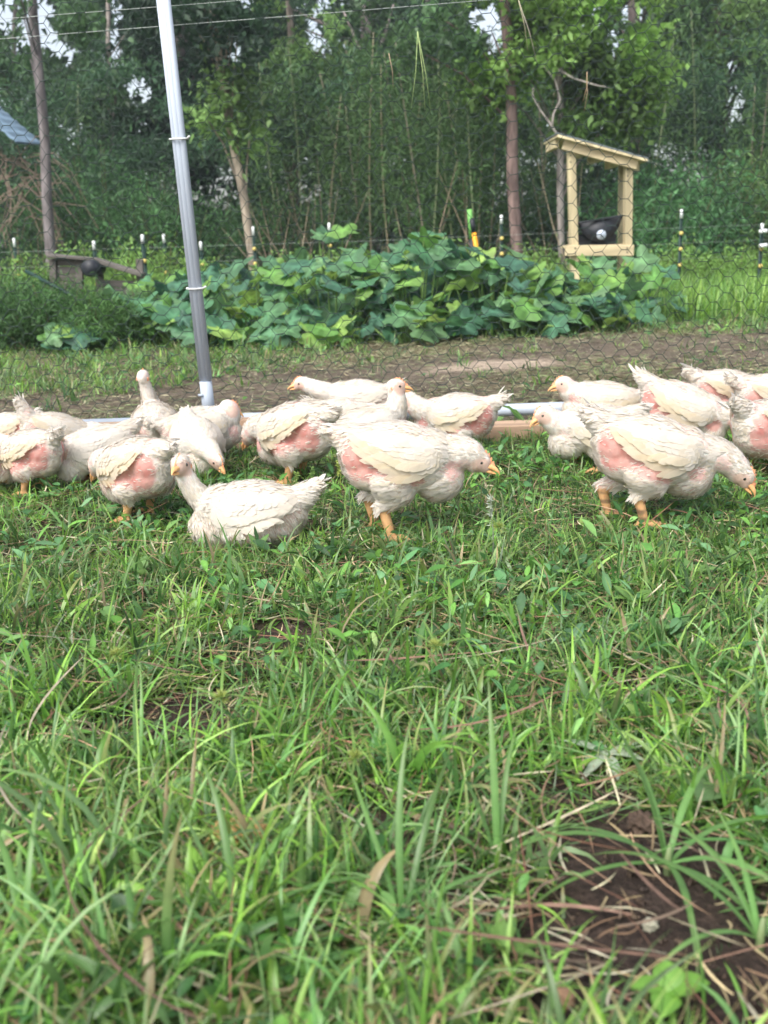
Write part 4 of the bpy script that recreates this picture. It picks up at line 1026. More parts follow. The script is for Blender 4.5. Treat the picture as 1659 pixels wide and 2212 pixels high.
for k, (x, y, h_, r_, n_, lb) in enumerate([(-1.75, 6.1, .20, .26, 20, 'small squash plant at the front left corner of the bed'), (-1.05, 6.05, .22, .28, 24, 'low squash leaves at the bed front just right of the pole foot'),
        (-.42, 5.95, .26, .30, 26, 'low squash plant hanging over the front of the bed left of centre'), (.22, 6.0, .24, .30, 24, 'low squash plant at the bed front in the centre'),
        (.86, 6.15, .24, .30, 24, 'low squash plant at the bed front right of centre'), (1.45, 6.35, .24, .30, 24, 'low squash plant at the bed front below the wooden stand')]):
    squash(x, y, h_, r_, n_, lb)

# ------------------------------------------------------------------ wooden stand with black flap
def stand():
    Y = 7.9; A = at_y(1241, 560, Y); sc = Y / F * 1.0
    t = empty('wooden_mineral_feeder', (A.x, Y, 0)); tag(t, 'small open stand of new yellow lumber with a sloping roof behind the squash', 'feeder stand')
    def W(u, v, y=Y): return at_y(u, v, y) - Vector(t.location)
    def post(u0, v0, u1, v1, wd, y, name='post'):
        a, b = W(u0, v0, y), W(u1, v1, y); d = b - a
        M = Matrix.Translation((a + b) / 2) @ d.to_track_quat('Z', 'Y').to_matrix().to_4x4()
        bm = box_bm(wd, .055, d.length, .003)
        q = d.to_track_quat('Z', 'Y'); bmesh.ops.transform(bm, matrix=Matrix.Translation((a + b) / 2) @ q.to_matrix().to_4x4(), verts=bm.verts)
        me = bpy.data.meshes.new(name); bm.to_mesh(me); bm.free(); return link(name, me, M_lumber, t)
    wd = 21 * sc
    post(1245, 700, 1233, 318, wd, Y); post(1354, 700, 1357, 348, wd, Y)
    post(1243, 700, 1232, 322, wd * .85, Y + .42); post(1341, 700, 1345, 352, wd * .85, Y + .42)
    def bar(u0, v0, u1, v1, ht, y, name, mat=M_lumber_h, th=.045):
        a, b = W(u0, v0, y), W(u1, v1, y); d = b - a; q = d.to_track_quat('X', 'Z')
        bm = box_bm(d.length, th, ht, .003); bmesh.ops.transform(bm, matrix=Matrix.Translation((a + b) / 2) @ q.to_matrix().to_4x4(), verts=bm.verts)
        me = bpy.data.meshes.new(name); bm.to_mesh(me); bm.free(); return link(name, me, mat, t)
    bar(1217, 310, 1377, 354, 24 * sc, Y - .052, 'header_rail'); bar(1217, 312, 1377, 356, 22 * sc, Y + .47, 'header_rail')
    bar(1221, 541, 1368, 541, 22 * sc, Y - .05, 'shelf_rail')
    # rafters under the roof, running front to back
    for u, v in ((1206, 309), (1262, 327), (1300, 337), (1340, 348), (1380, 359)):
        a = W(u, v, Y - .02); a.y = .235
        bm = box_bm(.035, .40, .06, .003); bmesh.ops.transform(bm, matrix=Matrix.Translation(a + Vector((0, 0, .0))), verts=bm.verts)
        me = bpy.data.meshes.new('rafter'); bm.to_mesh(me); bm.free(); link('rafter', me, M_lumber, t)
    a, b = W(1189, 291), W(1399, 349); d = b - a; q = d.to_track_quat('X', 'Z')
    for off, th, mat, nm in ((-.010, .018, M_lumber, 'roof_deck'), (.006, .012, M_roof, 'roof')):
        bm = box_bm(d.length * (.93 if nm == 'roof' else .915), .62, th, .003)
        bmesh.ops.transform(bm, matrix=Matrix.Translation((a + b) / 2 + Vector((0, .19, off))) @ q.to_matrix().to_4x4(), verts=bm.verts)
        me = bpy.data.meshes.new(nm); bm.to_mesh(me); bm.free(); link(nm, me, mat, t)
    for u, v in ((1233, 336), (1233, 350), (1356, 366), (1356, 380), (1243, 536), (1355, 536), (1243, 545), (1355, 545)):
        a = W(u, v, Y - .076); g = Geo(); add_tube(g, [a, a + Vector((0, .008, 0))], .006, 6); g.obj('screw', M_black, t)
    # shelf boards
    for k in range(3):
        a = W(1293, 532); bm = box_bm(118 * sc, .135, .02, .002); bmesh.ops.transform(bm, matrix=Matrix.Translation((a.x, .06 + .14 * k, a.z)), verts=bm.verts)
        me = bpy.data.meshes.new('shelf_board'); bm.to_mesh(me); bm.free(); link('shelf_board', me, M_lumber_h, t)
    # black half-round rubber tub with a steel washer
    tub = empty('rubber_feed_tub', tuple(Vector(t.location) + W(1296, 478) )); tag(tub, 'black half round rubber tub with a silver disc, set in the wooden stand', 'feed tub')
    T0 = Vector(tub.location)
    def X(u, v, y): return tuple(at_y(u, v, y) - T0)
    prof = [(1250, 484), (1290, 474), (1344, 468)]
    bot = []
    for k in range(13):
        f = k / 12; u = 1250 + (1345 - 1250) * f; bot.append((u, 484 - 16 * f + 46 * math.sin(math.pi * min(1, f * 1.02)) ** .55))
    topl = [(1249 + 96 * k / 12, 482 - 16 * k / 12) for k in range(13)]
    g = Geo(); V = []
    for y in (Y + .02, Y + .30):
        for (u, v), (u2, v2) in zip(topl, bot):
            V.append(X(u, v, y)); V.append(X(u2, v2, y))
    V = np.array(V); n = 26
    V[:n, 1] -= .05 * np.sin(np.linspace(0, math.pi, 13)).repeat(2)
    Q = []
    for i in range(12):
        Q.append((2 * i, 2 * i + 1, 2 * i + 3, 2 * i + 2)); Q.append((n + 2 * i, n + 2 * i + 2, n + 2 * i + 3, n + 2 * i + 1))
        Q.append((2 * i, 2 * i + 2, n + 2 * i + 2, n + 2 * i)); Q.append((2 * i + 1, n + 2 * i + 1, n + 2 * i + 3, 2 * i + 3))
    g.add(V, Q); g.obj('tub', M_black, tub, smooth=False)
    g = Geo(); add_tube(g, [X(u, v - .5, Y - .035) for (u, v) in topl], .007, 8); g.obj('rim', M_black, tub)
    g = Geo(); add_tube(g, [X(1299, 507, Y - .035), X(1299, 507, Y - .055)], .036, 20); wsh = g.obj('washer', M_galv, tub)
    g = Geo(); add_tube(g, [X(1299, 507, Y - .055), X(1299, 507, Y - .066)], .011, 6); g.obj('bolt', M_galv, wsh)
    bm = box_bm(.30, .30, .10, .01); c_ = W(1292, 520, Y); bmesh.ops.transform(bm, matrix=Matrix.Translation(Vector(t.location) - T0 + Vector((c_.x, .20, c_.z))), verts=bm.verts)
    me = bpy.data.meshes.new('tub_base'); bm.to_mesh(me); bm.free(); link('tub_base', me, M_black, tub)
stand()

# ------------------------------------------------------------------ electric fence posts
def fence_post(u, v, Y, label, hcap=18, ins=2):
    p = at_y(u, v, Y); t = empty('fence_post', (p.x, Y, 0)); tag(t, label, 'fence post', 'green steel fence posts with white caps')
    s = Y / F; zt = p.z
    g = Geo()
    for (w_, d_) in ((.030, .006), (.006, .026)):
        V = [(sx * w_ / 2, sy * d_ / 2 + (.01 if w_ < .01 else 0), z) for z in (0, zt) for sx in (-1, 1) for sy in (-1, 1)]
        g.add(V, [(0, 1, 5, 4), (2, 6, 7, 3), (0, 4, 6, 2), (1, 3, 7, 5), (4, 5, 7, 6)])
    g.obj('steel_post', M_greenpost, t, smooth=False)
    g = Geo(); add_tube(g, [(0, 0, zt - hcap * s * .5), (0, 0, zt + hcap * s * .4), (0, 0, zt + hcap * s * .5)], [.014, .014, .009], 10); g.obj('cap', M_white, t)
    for k in range(ins):
        z = zt - .17 - .14 * k
        g = Geo(); add_tube(g, [(-.002, -.028, z), (.004, -.006, z)], [.017, .019], 8); g.obj('insulator', M_yellow, t)
    return p
fp = [(31, 524, 10.2, 'leftmost white capped fence post among the tall weeds'), (203, 530, 8.6, 'white capped fence post beside the old wooden hutch'),
      (308, 516, 8.4, 'white capped fence post left of the steel pole'), (354, 515, 9.8, 'second white capped post just left of the steel pole'),
      (434, 531, 9.8, 'white capped fence post showing right of the steel pole'), (547, 499, 10.4, 'white capped fence post in front of the pale slanting trunk'),
      (711, 491, 10.0, 'white capped fence post above the raised squash leaf'), (1083, 474, 9.8, 'white capped fence post between the orange stake and the pine trunk'),
      (1472, 462, 9.6, 'fence post with several yellow insulators right of the wooden stand'), (1646, 492, 8.8, 'white capped fence post at the right edge')]
for i, (u, v, Y, lb) in enumerate(fp): fence_post(u, v, Y, lb, ins=4 if i == 8 else 2)
for k, v in enumerate((494, 525)):
    p = at_y(1648, v + 6, 8.75)
    g = Geo(); add_tube(g, [(-.03, 0, 0), (.035, 0, .004)], [.015, .017], 10); o = g.obj('plastic_insulator', M_white); o.location = p
    tag(o, ('upper' if k == 0 else 'lower') + ' white plastic clip on the post at the right edge', 'clip')
fl = empty('electric_fence_wires', (0, 9.8, 0)); tag(fl, 'thin fence wires strung between the white capped posts', 'fence wire')
for z in (.60, .46, .32):
    g = Geo(); add_tube(g, [(-6, 0, z), (0, 0, z - .02), (6, 0, z + .02)], .0010, 4); g.obj('wire', M_line, fl)

# stakes by the bed
def stake(name, u0, v0, u1, v1, Y, r, mat, label, cat, segs):
    a, b = at_y(u0, v0, Y), at_y(u1, v1, Y); t = empty(name, (b.x, Y, 0)); tag(t, label, cat)
    d = a - b
    for nm, f0, f1, m_ in segs:
        g = Geo(); add_tube(g, [b + d * f0 - Vector(t.location), b + d * f1 - Vector(t.location)], r, 10); g.obj(nm, m_, t)
stake('garden_tool', 1019, 472, 1040, 610, 8.1, .019, M_orange, 'garden tool standing upright with black grip and orange yellow handle', 'garden tool', (('handle', 0, .78, M_orange), ('grip', .78, 1.0, M_black)))
stake('plastic_stake', 1014, 452, 1026, 620, 8.3, .020, M_lime, 'light green stake beside the orange handled tool', 'stake', (('stake', 0, .62, M_black), ('green_sleeve', .62, 1.0, M_lime)))

# old hutch at left, tool handle, tin roof
def hutch():
    Y = 7.6; o = at_y(210, 600, Y); t = empty('old_wooden_hutch', (o.x, Y, 0)); tag(t, 'old low wooden hutch with a sagging board roof among the weeds at left', 'hutch')
    def W(u, v, y=Y): return at_y(u, v, y) - Vector(t.location)
    def plank(name, u0, v0, u1, v1, wd, dep, y, mat=M_dwood, ax='X'):
        a, b = W(u0, v0, y), W(u1, v1, y); d = b - a; q = d.to_track_quat('X', 'Z'); bm = box_bm(d.length, dep, wd, .004)
        bmesh.ops.transform(bm, matrix=Matrix.Translation((a + b) / 2) @ q.to_matrix().to_4x4(), verts=bm.verts)
        me = bpy.data.meshes.new(name); bm.to_mesh(me); bm.free(); return link(name, me, mat, t)
    for k in range(4): plank('roof_board', 108, 553 - k * .8, 205, 560, .022, .14, Y + .14 * k + .03)
    for k in range(3): plank('side_roof_board', 203, 560, 310, 594, .03, .14, Y + .15 * k)
    for k in range(4): plank('wall_board', 116, 566 + 17 * k, 170, 567 + 17 * k, .052, .02, Y + .05)
    for k in range(3): plank('wall_board', 215, 612 + 16 * k, 300, 615 + 16 * k, .052, .02, Y + .02)
    for u in (115, 172, 215, 302): plank('post', u, 560, u + 2, 690, .05, .04, Y + .04)
hutch()
g = Geo(); add_tube(g, [(0, 0, 0), (.02, .10, .0), (.03, .2, .0)], [.055, .062, .05], 20); o = g.obj('black_bucket', M_black); o.location = at_y(190, 580, 7.45); tag(o, 'round black bucket hanging on the old hutch', 'bucket')
pA, pB = at_y(55, 585, 6.3), at_y(268, 700, 6.2)
g = Geo(); add_tube(g, [Vector((0, 0, 0)), pB - pA], .011, 8); o = g.obj('tool_handle', M_greenpost); o.location = pA; tag(o, 'dark pole lying slanted through the weeds at left', 'pole')
def tin():
    t = empty('sheet_metal_roof', at_y(-40, 300, 12)); tag(t, 'corrugated roof sheet coloured with sky reflection, slanting down at the left edge', 'roof sheet')
    a, b = at_y(-150, 150, 12), at_y(34, 305, 12); n = 40; V = []
    for j_, yy in enumerate((0, 1.0)):
        for i in range(n + 1):
            f = i / n; p = a.lerp(b, f) - Vector(t.location); V.append((p.x, p.y + yy + 0, p.z + .010 * math.sin(f * 60) + yy * .06))
    V += [(x, y, z - .02) for x, y, z in V]; m = 2 * (n + 1)
    Q = [(i, i + 1, n + 2 + i, n + 1 + i) for i in range(n)] + [(m + i, m + n + 1 + i, m + n + 2 + i, m + i + 1) for i in range(n)] + [(i, m + i, m + i + 1, i + 1) for i in range(n)]
    Geo().add(V, Q).obj('metal_sheet', M_tin, t)
    g = Geo(); add_tube(g, [b - Vector(t.location) + Vector((-.75, .3, .5)), (b.x - t.location.x - .75, .3, -t.location.z)], .04, 8); g.obj('post', M_dwood, t)
tin()

# ------------------------------------------------------------------ weeds and shrubs behind
def shrub(name, u, vtop, Y, wid, label, cat, n, leaf, col, group, fine=False, zbase=0.0, stems=6, droop=0.0, asp=.35, depth=None):
    p = at_y(u, vtop, Y); H = max(p.z, .25); t = empty(name, (p.x, Y, 0)); tag(t, label, cat, group)
    dp = depth or wid * .7
    g = Geo(); tops = []
    for k in range(stems):
        a = random.uniform(0, 6.28); r0 = random.random() ** .5
        q = Vector((math.cos(a) * wid * r0, math.sin(a) * dp * r0, H * random.uniform(.6, 1.0) * (1 - .35 * r0 ** 2))); tops.append(q)
        add_tube(g, [(q.x * .35, q.y * .35, -.02), (q.x * .7, q.y * .7, q.z * .5), q], [.010 * H ** .3, .007 * H ** .3, .003], 5, np.array((.13, .13, .06)), cap=False)
    g.obj('stem', M_twig, t)
    k = rng.integers(0, stems, n); s = rng.uniform(.08, 1.0, n) ** .7
    T_ = np.array([tuple(q) for q in tops])[k]; P = T_ * s[:, None]; P[:, :2] = T_[:, :2] * (.35 + .65 * s[:, None])
    sp = (.05 + .28 * (1 - s * .5)) * wid
    P += rng.normal(0, 1, (n, 3)) * np.stack([sp, sp, sp * .5], 1); P[:, 2] = np.clip(P[:, 2], .01, None)
    d = rand_dirs(n, .5 - droop); Nn = unit(rand_dirs(n, .9))
    cl = 1 + .35 * np.sin(P[:, 0] * 9 + P[:, 2] * 7)[:, None] * .6
    c = np.array(col) * 1.15 * rng.uniform(.55, 1.55, (n, 1)) * cl
    V, T, C = leaf_quads(P, d, Nn, rng.uniform(.7, 1.3, n) * leaf, rng.uniform(.7, 1.2, n) * leaf * asp, c)
    Geo().add(V, None, T, C).obj('foliage', M_leaf, t)
W1 = 'tall weeds along the fence line'
lw = [(20, 600, 6.4, .38, 'dark feathery weed at the left edge in front', 5200, (.045, .10, .035)), (110, 608, 6.2, .40, 'dark feathery weed below the tool handle', 5600, (.05, .115, .035)),
      (205, 632, 6.1, .32, 'low feathery weed left of the squash bed', 4200, (.065, .14, .04)), (60, 575, 7.0, .45, 'feathery weed in front of the old hutch at left', 4500, (.07, .15, .045)),
      (275, 620, 6.9, .28, 'feathery weed under the right end of the hutch', 3000, (.08, .16, .06))]
for u, v, Y, w_, lb, n, c in lw: shrub('feathery_weed', u, v, Y, w_, lb, 'weed', n, .05, c, 'feathery weeds at the left', asp=.18, stems=16)
for u, v, Y, w_, lb, n in [(70, 512, 10.0, .5, 'bright weed clump at the far left behind the hutch', 1800), (215, 495, 9.6, .5, 'bright weed clump rising behind the hutch roof', 2000), (330, 508, 9.4, .45, 'bright weed clump left of the steel pole at the fence', 1800),
                           (470, 545, 9.0, .45, 'bright weed clump just right of the steel pole', 1600), (570, 552, 9.2, .40, 'bright weed clump at the foot of the slanting trunk', 1400), (655, 520, 9.6, .35, 'bright weed clump left of the tallest squash', 1300),
                           (770, 512, 9.8, .4, 'bright weed clump behind the tallest squash', 1200), (950, 520, 10.0, .5, 'bright weed clump behind the middle of the bed', 1400), (1150, 520, 9.8, .4, 'bright weed clump at the pine foot', 1200),
                           (1500, 510, 10.2, .5, 'bright weed clump right of the wooden stand', 1500), (1590, 515, 9.8, .45, 'bright weed clump by the right edge post', 1500), (1395, 540, 9.9, .35, 'bright weed clump touching the stand on the right', 1100)]:
    shrub('tall_weed', u, v, Y, w_, lb, 'weed', n, .055, (.14, .25, .06), W1, asp=.35, stems=12)
W2 = 'shrubs at the edge of the wood'
for u, v, Y, w_, lb, n, c in [(190, 300, 13.5, 1.3, 'soft green shrub behind the hutch at left', 5200, (.055, .13, .045)), (330, 360, 13.0, 1.0, 'soft green shrub left of the steel pole', 4200, (.06, .14, .05)),
                              (60, 330, 14.5, 1.2, 'dark shrub at the left edge of the wood', 3200, (.04, .09, .035)), (1480, 300, 12.5, 1.1, 'bushy green shrub right of the wooden stand', 6000, (.06, .15, .055)),
                              (1420, 380, 11.8, .8, 'lower green shrub touching the wooden stand', 4200, (.065, .16, .06)), (1620, 310, 13.0, 1.1, 'bushy olive shrub at the right edge', 5000, (.09, .16, .05)),
                              (980, 360, 13.4, .9, 'small leafy shrub behind the middle of the bed', 2800, (.06, .13, .04)), (660, 400, 13.6, 1.0, 'shrub in the shade right of the slanting trunk', 3000, (.05, .11, .035)),
                              (440, 380, 14.0, 1.0, 'shaded shrub between pole and slanting trunk', 2600, (.045, .10, .035)), (1170, 400, 13.8, .7, 'shrub between the pine trunk and the stand', 2200, (.055, .12, .04))]:
    shrub('shrub', u, v, Y, w_, lb, 'shrub', n, .10, c, W2, asp=.28, stems=26)

# ------------------------------------------------------------------ the wood
HOLES = [(5, 20, 35, 60), (85, 70, 40, 50), (95, 20, 30, 30), (140, 110, 24, 36), (250, 60, 20, 80), (30, 110, 16, 20), (300, 190, 35, 30), (505, 105, 24, 38), (545, 78, 10, 20), (530, 5, 20, 20),
         (690, 100, 26, 28), (680, 70, 24, 34), (745, 90, 18, 20), (782, 70, 9, 20), (722, 160, 14, 14), (1040, 40, 30, 34), (1070, 70, 26, 60), (1060, 100, 20, 20), (985, 100, 14, 10), (805, 45, 10, 12),
         (705, 265, 8, 14), (1245, 163, 22, 14), (1330, 80, 20, 24), (1370, 30, 30, 28), (1325, 120, 14, 16), (1575, 200, 12, 70), (1600, 235, 14, 40), (1622, 120, 10, 16), (1585, 140, 12, 18), (1465, 85, 10, 8)]
def thin(P):
    """keep mask: sight gaps in the canopy where the sky shows through"""
    u, v = project(P); keep = np.ones(len(P), dtype=bool)
    for hu, hv, ru, rv in HOLES:
        d = ((u - hu) / ru) ** 2 + ((v - hv) / rv) ** 2
        keep &= ~((d < 1.0) & (rng.random(len(P)) < .93)); keep &= ~((d < 1.9) & (rng.random(len(P)) < .35))
    return keep
def leaf_cloud(centres, radii, per, leaf, col, asp=.5, zb=-.2, colvar=.5, flat=.42):
    k = np.repeat(np.arange(len(centres)), per); n = len(k)
    P = np.array(centres)[k] + rng.normal(0, .5, (n, 3)) * np.array(radii)[k][:, None] * np.array([1, 1, flat])
    P = P[thin(P)]; n2 = len(P); k = k[:n2] if n2 == n else rng.integers(0, len(centres), n2)
    cc = (1 + colvar * (np.sin(P[:, 0] * 2.3 + P[:, 2] * 3.1) * .5 + np.sin(P[:, 0] * 5.1 - P[:, 2] * 4.3 + P[:, 1]) * .35))[:, None]
    c = np.array(col) * rng.uniform(.65, 1.4, (n2, 1)) * cc.clip(.35, 1.8)
    return leaf_quads(P, rand_dirs(n2, zb), unit(rand_dirs(n2, .8)), rng.uniform(.7, 1.3, n2) * leaf, rng.uniform(.7, 1.2, n2) * leaf * asp, c)
def tree(label, base_px, top_px, Y, wid, bark, crown, group, name='forest_tree', branches=(), kinks=0.02):
    a = at_y(base_px[0], base_px[1], Y); b = at_y(top_px[0], top_px[1], Y); d = b - a
    root = Vector((a.x - d.x / d.z * a.z, Y, 0)); t = empty(name, root); tag(t, label, 'tree', group)
    r = wid * Y / F / 2; H = max(7.5, b.z * 1.4); pts = []; rad = []
    for k in range(13):
        z = -.1 + (H + .1) * k / 12
        pts.append(Vector((d.x / d.z * z + kinks * math.sin(k * 1.7 + a.x), kinks * math.cos(k * 1.3), z))); rad.append(r * (1.25 if k == 0 else 1) * (1.05 - .045 * k))
    g = Geo(); add_tube(g, pts, rad, 14, bark)
    g.obj('trunk', M_bark, t)
    u_pale = 'grey trunk rising' in label
    if branches:
        for br in branches:
            pp = [at_y(u, v, Y - .7) - root for u, v in br]
            g = Geo(); add_tube(g, pp, [r * .34 * (1 - .6 * i / (len(pp) - 1)) for i in range(len(pp))], 7, np.array(bark) * (1.5 if u_pale else 1.0)); g.obj('branch', M_bark, t)
    g = Geo(); g2 = Geo()
    cs = []; rr = []
    for (u, v, ru, rv, cnt, leaf, col) in crown:
        c = at_y(u, v, Y); R1 = ru * Y / F; R2 = rv * Y / F; m = max(3, cnt // 220)
        cen = np.array([tuple(c)]) + rng.uniform(-1, 1, (m, 3)) * np.array([R1, min(R1, 1.6), R2])
        V, T, C = leaf_cloud(cen - np.array(root), np.full(m, max(.35, min(R1, R2) * .45)), cnt // m, leaf, col) if False else (None, None, None)
        k = np.repeat(np.arange(m), cnt // m); n = len(k)
        P = cen[k] + rng.normal(0, .5, (n, 3)) * max(.30, min(R1, R2) * .5) * np.array([1, 1, .8])
        P = P[thin(P)]; n = len(P)
        cc = (1 + .45 * (np.sin(P[:, 0] * 3.3 + P[:, 2] * 4.1) * .5 + np.sin(P[:, 0] * 7.1 - P[:, 2] * 5.3) * .4))[:, None]
        cl = np.array(col) * rng.uniform(.65, 1.4, (n, 1)) * cc
        V, T, C = leaf_quads(P - np.array(root), rand_dirs(n, -.1), unit(rand_dirs(n, .8)), rng.uniform(.7, 1.3, n) * leaf, rng.uniform(.7, 1.2, n) * leaf * .55, cl)
        g.add(V, None, T, C)
        for q in cen[::2]:
            z0 = np.clip(q[2] - .8, .8, H - .3); s0 = Vector((d.x / d.z * z0, 0, z0)); e = Vector(q) - root
            add_tube(g2, [s0, s0.lerp(e, .5) + Vector((0, 0, .12)), e], [r * .28, r * .18, .008], 5, np.array(bark) * .8, cap=False)
    if crown: g.obj('crown', M_leaf, t); g2.obj('limb', M_bark, t)
GT = 'trees of the wood behind'
DK, MD, LT, BR = (.034, .070, .038), (.062, .125, .05), (.13, .23, .065), (.16, .29, .065)  # leaf tones; gap shade (DK) and sunlit crowns (BR) partly painted in
tree('grey pine trunk leaning left at the left side', (112, 545), (72, 0), 12.2, 22, (.17, .15, .15), [(150, 30, 120, 70, 1500, .10, MD)], GT)
tree('thin pale trunk left of the steel pole', (246, 520), (232, 0), 17, 11, (.24, .21, .19), [(240, 140, 100, 120, 2600, .11, MD), (300, 60, 70, 60, 1800, .10, DK)], GT)
tree('pale slanting trunk right of the steel pole', (545, 560), (465, 60), 12.0, 19, (.27, .225, .175), [(470, 170, 50, 60, 420, .10, LT), (500, 260, 50, 70, 500, .10, LT), (440, 60, 100, 80, 2600, .11, DK)], GT)
tree('dark leafy tree behind the steel pole', (400, 540), (385, 0), 18, 26, (.09, .075, .07), [(370, 120, 110, 150, 5200, .12, DK), (420, 300, 90, 90, 2600, .11, DK)], GT)
tree('grey trunk half hidden by leaves at the upper centre', (803, 540), (790, 0), 19, 27, (.24, .20, .19), [(760, 40, 130, 70, 3000, .12, MD), (860, 110, 100, 80, 2400, .11, DK), (620, 60, 90, 90, 2600, .12, DK)], GT,
     branches=[[(800, 160), (770, 90), (740, 20)], [(800, 150), (830, 80), (850, 10)]])
tree('leafy tree with yellow green sprays left of the centre', (640, 545), (625, 0), 16.5, 18, (.13, .11, .09), [(640, 110, 80, 80, 2600, .11, LT), (600, 240, 90, 90, 2400, .10, MD), (700, 200, 90, 80, 2200, .10, MD)], GT)
tree('reddish brown pine trunk between the orange stake and the stand', (1117, 535), (1096, 100), 12.0, 25, (.17, .118, .105), [(1010, 50, 110, 60, 1800, .10, MD)], GT)
tree('grey trunk rising behind the wooden stand roof', (1215, 540), (1203, 20), 12.4, 15, (.26, .23, .21), [(1200, 60, 150, 80, 5200, .11, BR), (1120, 180, 70, 40, 1500, .11, BR), (1330, 170, 80, 90, 3000, .11, LT), (1330, 230, 60, 50, 1000, .11, BR)], GT,
     branches=[[(1208, 298), (1185, 262), (1165, 235), (1150, 205), (1152, 190)], [(1192, 275), (1196, 245), (1210, 215), (1200, 175), (1180, 150), (1160, 120)], [(1205, 150), (1240, 170), (1290, 185), (1320, 190)]])
tree('dark broad trunk at the upper right', (1372, 540), (1368, 0), 18, 30, (.10, .08, .075), [(1430, 110, 110, 90, 4200, .12, MD), (1340, 330, 60, 50, 900, .11, DK), (1500, 60, 110, 60, 3000, .11, LT)], GT)
tree('dark trunk near the right edge', (1560, 545), (1556, 0), 18.5, 26, (.11, .085, .08), [(1540, 260, 90, 100, 2600, .11, DK), (1620, 60, 80, 60, 2000, .11, LT), (1640, 230, 50, 90, 1500, .11, MD)], GT)
tree('slender tree at the top left edge', (20, 540), (35, 0), 19, 12, (.13, .12, .11), [(20, 170, 90, 90, 2600, .11, MD)], GT)
tree('slim dark tree in the shade of the middle wood', (935, 540), (925, 0), 20, 22, (.08, .07, .065), [(930, 110, 100, 90, 3600, .12, DK), (960, 230, 110, 70, 3000, .11, MD)], GT, branches=[[(930, 60), (980, 70), (1030, 90), (1080, 125)]])

# bamboo canes: one thing each
def bamboo_proto(k):
    H = 2.7; g = Geo(); pts = [(0.10 * math.sin(z * .8 + k), .04 * math.sin(z * 1.1 + k), z) for z in np.linspace(0, H, 9)]
    c = [(.20, .24, .12), (.26, .22, .14), (.22, .19, .14)][k % 3]
    add_tube(g, pts, list(np.linspace(.013, .005, 9)), 6, c)
    cm = g.mesh('cane'); cm.materials.append(M_cane)
    n = 620; s = rng.uniform(.32, 1.0, n); z = s * H; P = np.stack([.10 * np.sin(z * .8 + k), .04 * np.sin(z * 1.1 + k), z], 1)
    kk = rng.integers(0, 26, n); cen = rng.normal(0, .28, (26, 3)) * np.array([1, 1, .35]); P += cen[kk] + rng.normal(0, .09, (n, 3))
    V, T, C = leaf_quads(P, rand_dirs(n, -.6), unit(rand_dirs(n, .5)), rng.uniform(.08, .15, n), rng.uniform(.014, .022, n), np.array((.065, .13, .04)) * rng.uniform(.6, 1.6, (n, 1)))
    lm = Geo().add(V, None, T, C).mesh('cane_leaves'); lm.materials.append(M_leaf)
    return cm, lm
PROTO = [bamboo_proto(k) for k in range(5)]
def bamboo(u, Y, lean, hs, label):
    p = at_y(u, 545, Y); cm, lm = random.choice(PROTO)
    t = empty('bamboo_cane', (p.x, Y, 0), random.uniform(-.5, .5)); t.rotation_euler = (random.uniform(-.05, .05), lean, 0); t.scale = (1, 1, hs)
    tag(t, label, 'bamboo', 'bamboo canes in the thicket')
    for nm, m in (('cane', cm), ('cane_leaves', lm)):
        o = bpy.data.objects.new(nm, m); COL.objects.link(o); o.parent = t
for i in range(46):
    u = random.choice([random.uniform(560, 1260), random.uniform(560, 1260), random.uniform(780, 1110), random.uniform(-50, 1700)])
    bamboo(u, random.uniform(12.8, 16.5), random.uniform(-.12, .12), random.uniform(.75, 1.3), 'thin upright bamboo cane with narrow leaves in the thicket behind the garden')
for u, l, lb in ((925, .03, 'long pale bamboo cane left of the crossing pair'), (912, -.06, 'pale bamboo cane leaning across its neighbour at the centre'), (1032, 0.0, 'straight pale bamboo cane above the green stake')):
    bamboo(u, 12.3, l, 1.0, lb)
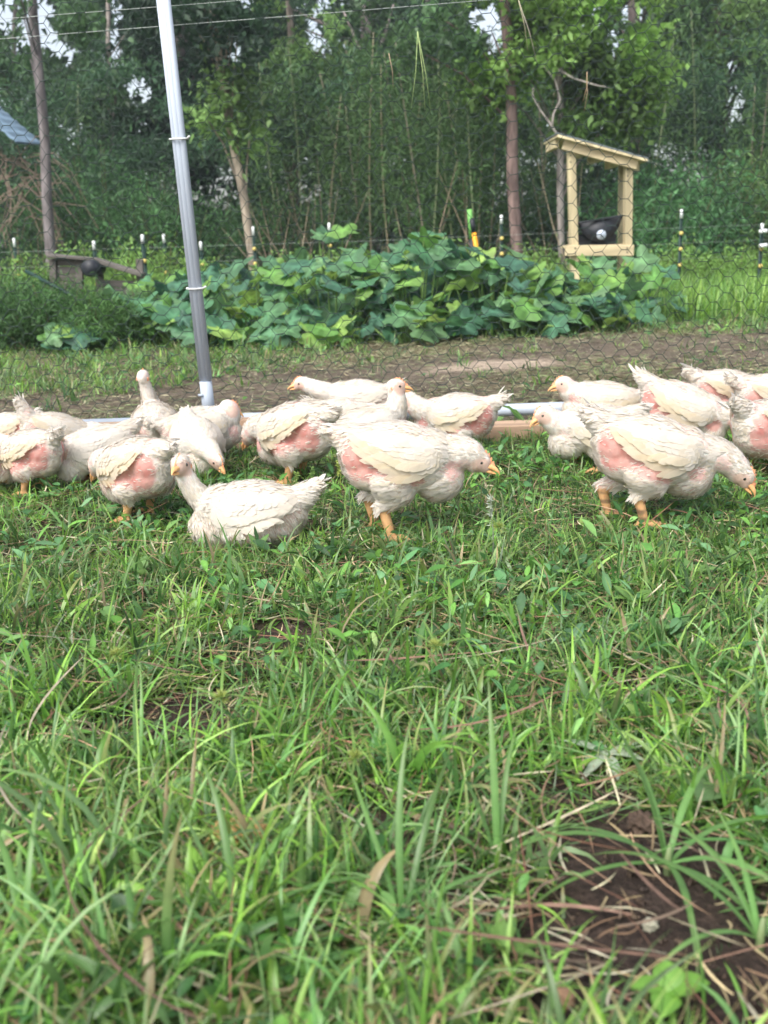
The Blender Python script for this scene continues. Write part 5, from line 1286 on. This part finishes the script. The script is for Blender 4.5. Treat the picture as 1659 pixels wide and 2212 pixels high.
# dead cane stalks near the forest floor
g = Geo()
for i in range(80):
    u = random.choice([random.uniform(560, 740), random.uniform(780, 1250), random.uniform(0, 150), random.uniform(560, 740), random.uniform(1000, 1250)]); Y = random.uniform(11.8, 14.5); p = at_y(u, 560, Y)
    l = random.gauss(0, .35); H = random.uniform(.6, 1.6)
    add_tube(g, [(p.x, Y, 0), (p.x + l * .5 + random.gauss(0, .04), Y + .1, H * .5), (p.x + l, Y + random.uniform(-.2, .2), H)], [.008, .007, .003], 5, np.array(random.choice([(.26, .20, .14), (.20, .16, .12), (.30, .25, .17)])), cap=False)
o = g.obj('dead_stalks', M_twig); tag(o, 'tangle of bare dead stalks on the dim forest edge', 'dead stalks', kind='stuff')
g = Geo()
for i in range(70):
    p = at_y(random.uniform(0, 120), random.uniform(330, 470), 12.5); v = Vector((random.uniform(-.6, .6), random.uniform(-.3, .3), random.uniform(-.8, .3)))
    add_tube(g, [p, p + v * .5 + Vector((random.gauss(0, .08), 0, .1)), p + v], [.007, .005, .003], 4, np.array((.24, .18, .14)), cap=False)
o = g.obj('dead_twigs', M_twig); tag(o, 'brush of dry brown twigs at the left edge of the wood', 'dead twigs', kind='stuff')
# undergrowth and deep wood, read as one mass
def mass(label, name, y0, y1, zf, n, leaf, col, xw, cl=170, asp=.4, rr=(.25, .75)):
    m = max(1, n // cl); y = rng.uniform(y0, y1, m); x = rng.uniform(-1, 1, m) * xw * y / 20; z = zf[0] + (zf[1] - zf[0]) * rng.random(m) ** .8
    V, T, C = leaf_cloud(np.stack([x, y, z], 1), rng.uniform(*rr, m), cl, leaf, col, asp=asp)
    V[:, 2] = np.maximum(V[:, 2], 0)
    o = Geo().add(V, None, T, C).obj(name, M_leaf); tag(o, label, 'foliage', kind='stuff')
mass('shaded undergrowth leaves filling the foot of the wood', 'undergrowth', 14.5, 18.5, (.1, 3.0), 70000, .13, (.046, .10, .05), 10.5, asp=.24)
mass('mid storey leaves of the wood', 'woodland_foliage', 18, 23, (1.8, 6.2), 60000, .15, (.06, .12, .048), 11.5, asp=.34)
mass('deep foliage far inside the wood, colour darkened for shade', 'deep_foliage', 24, 30, (.2, 6.6), 60000, .30, (.028, .055, .030), 12.5, asp=.6, rr=(.6, 1.4))  # leaf colour lowered to paint the dark shaded gaps

# ------------------------------------------------------------------ thin haze volume added to lift the shadows of the wood
HZ = True
if HZ:
    m, nt, out = new_mat('shadow_lift_haze'); pv = N_(nt, 'ShaderNodeVolumePrincipled'); pv.inputs['Density'].default_value = .0016; pv.inputs['Color'].default_value = (.80, .90, 1.0, 1)
    nt.links.new(pv.outputs[0], out.inputs['Volume'])
    bm = box_bm(44, 46, 12.5, 0); bmesh.ops.translate(bm, vec=(0, 17, 5.2), verts=bm.verts); me = bpy.data.meshes.new('haze'); bm.to_mesh(me); bm.free()
    o = link('haze', me, m); tag(o, 'faint bluish haze volume added to lift the shadows of the wood', 'haze', kind='stuff')
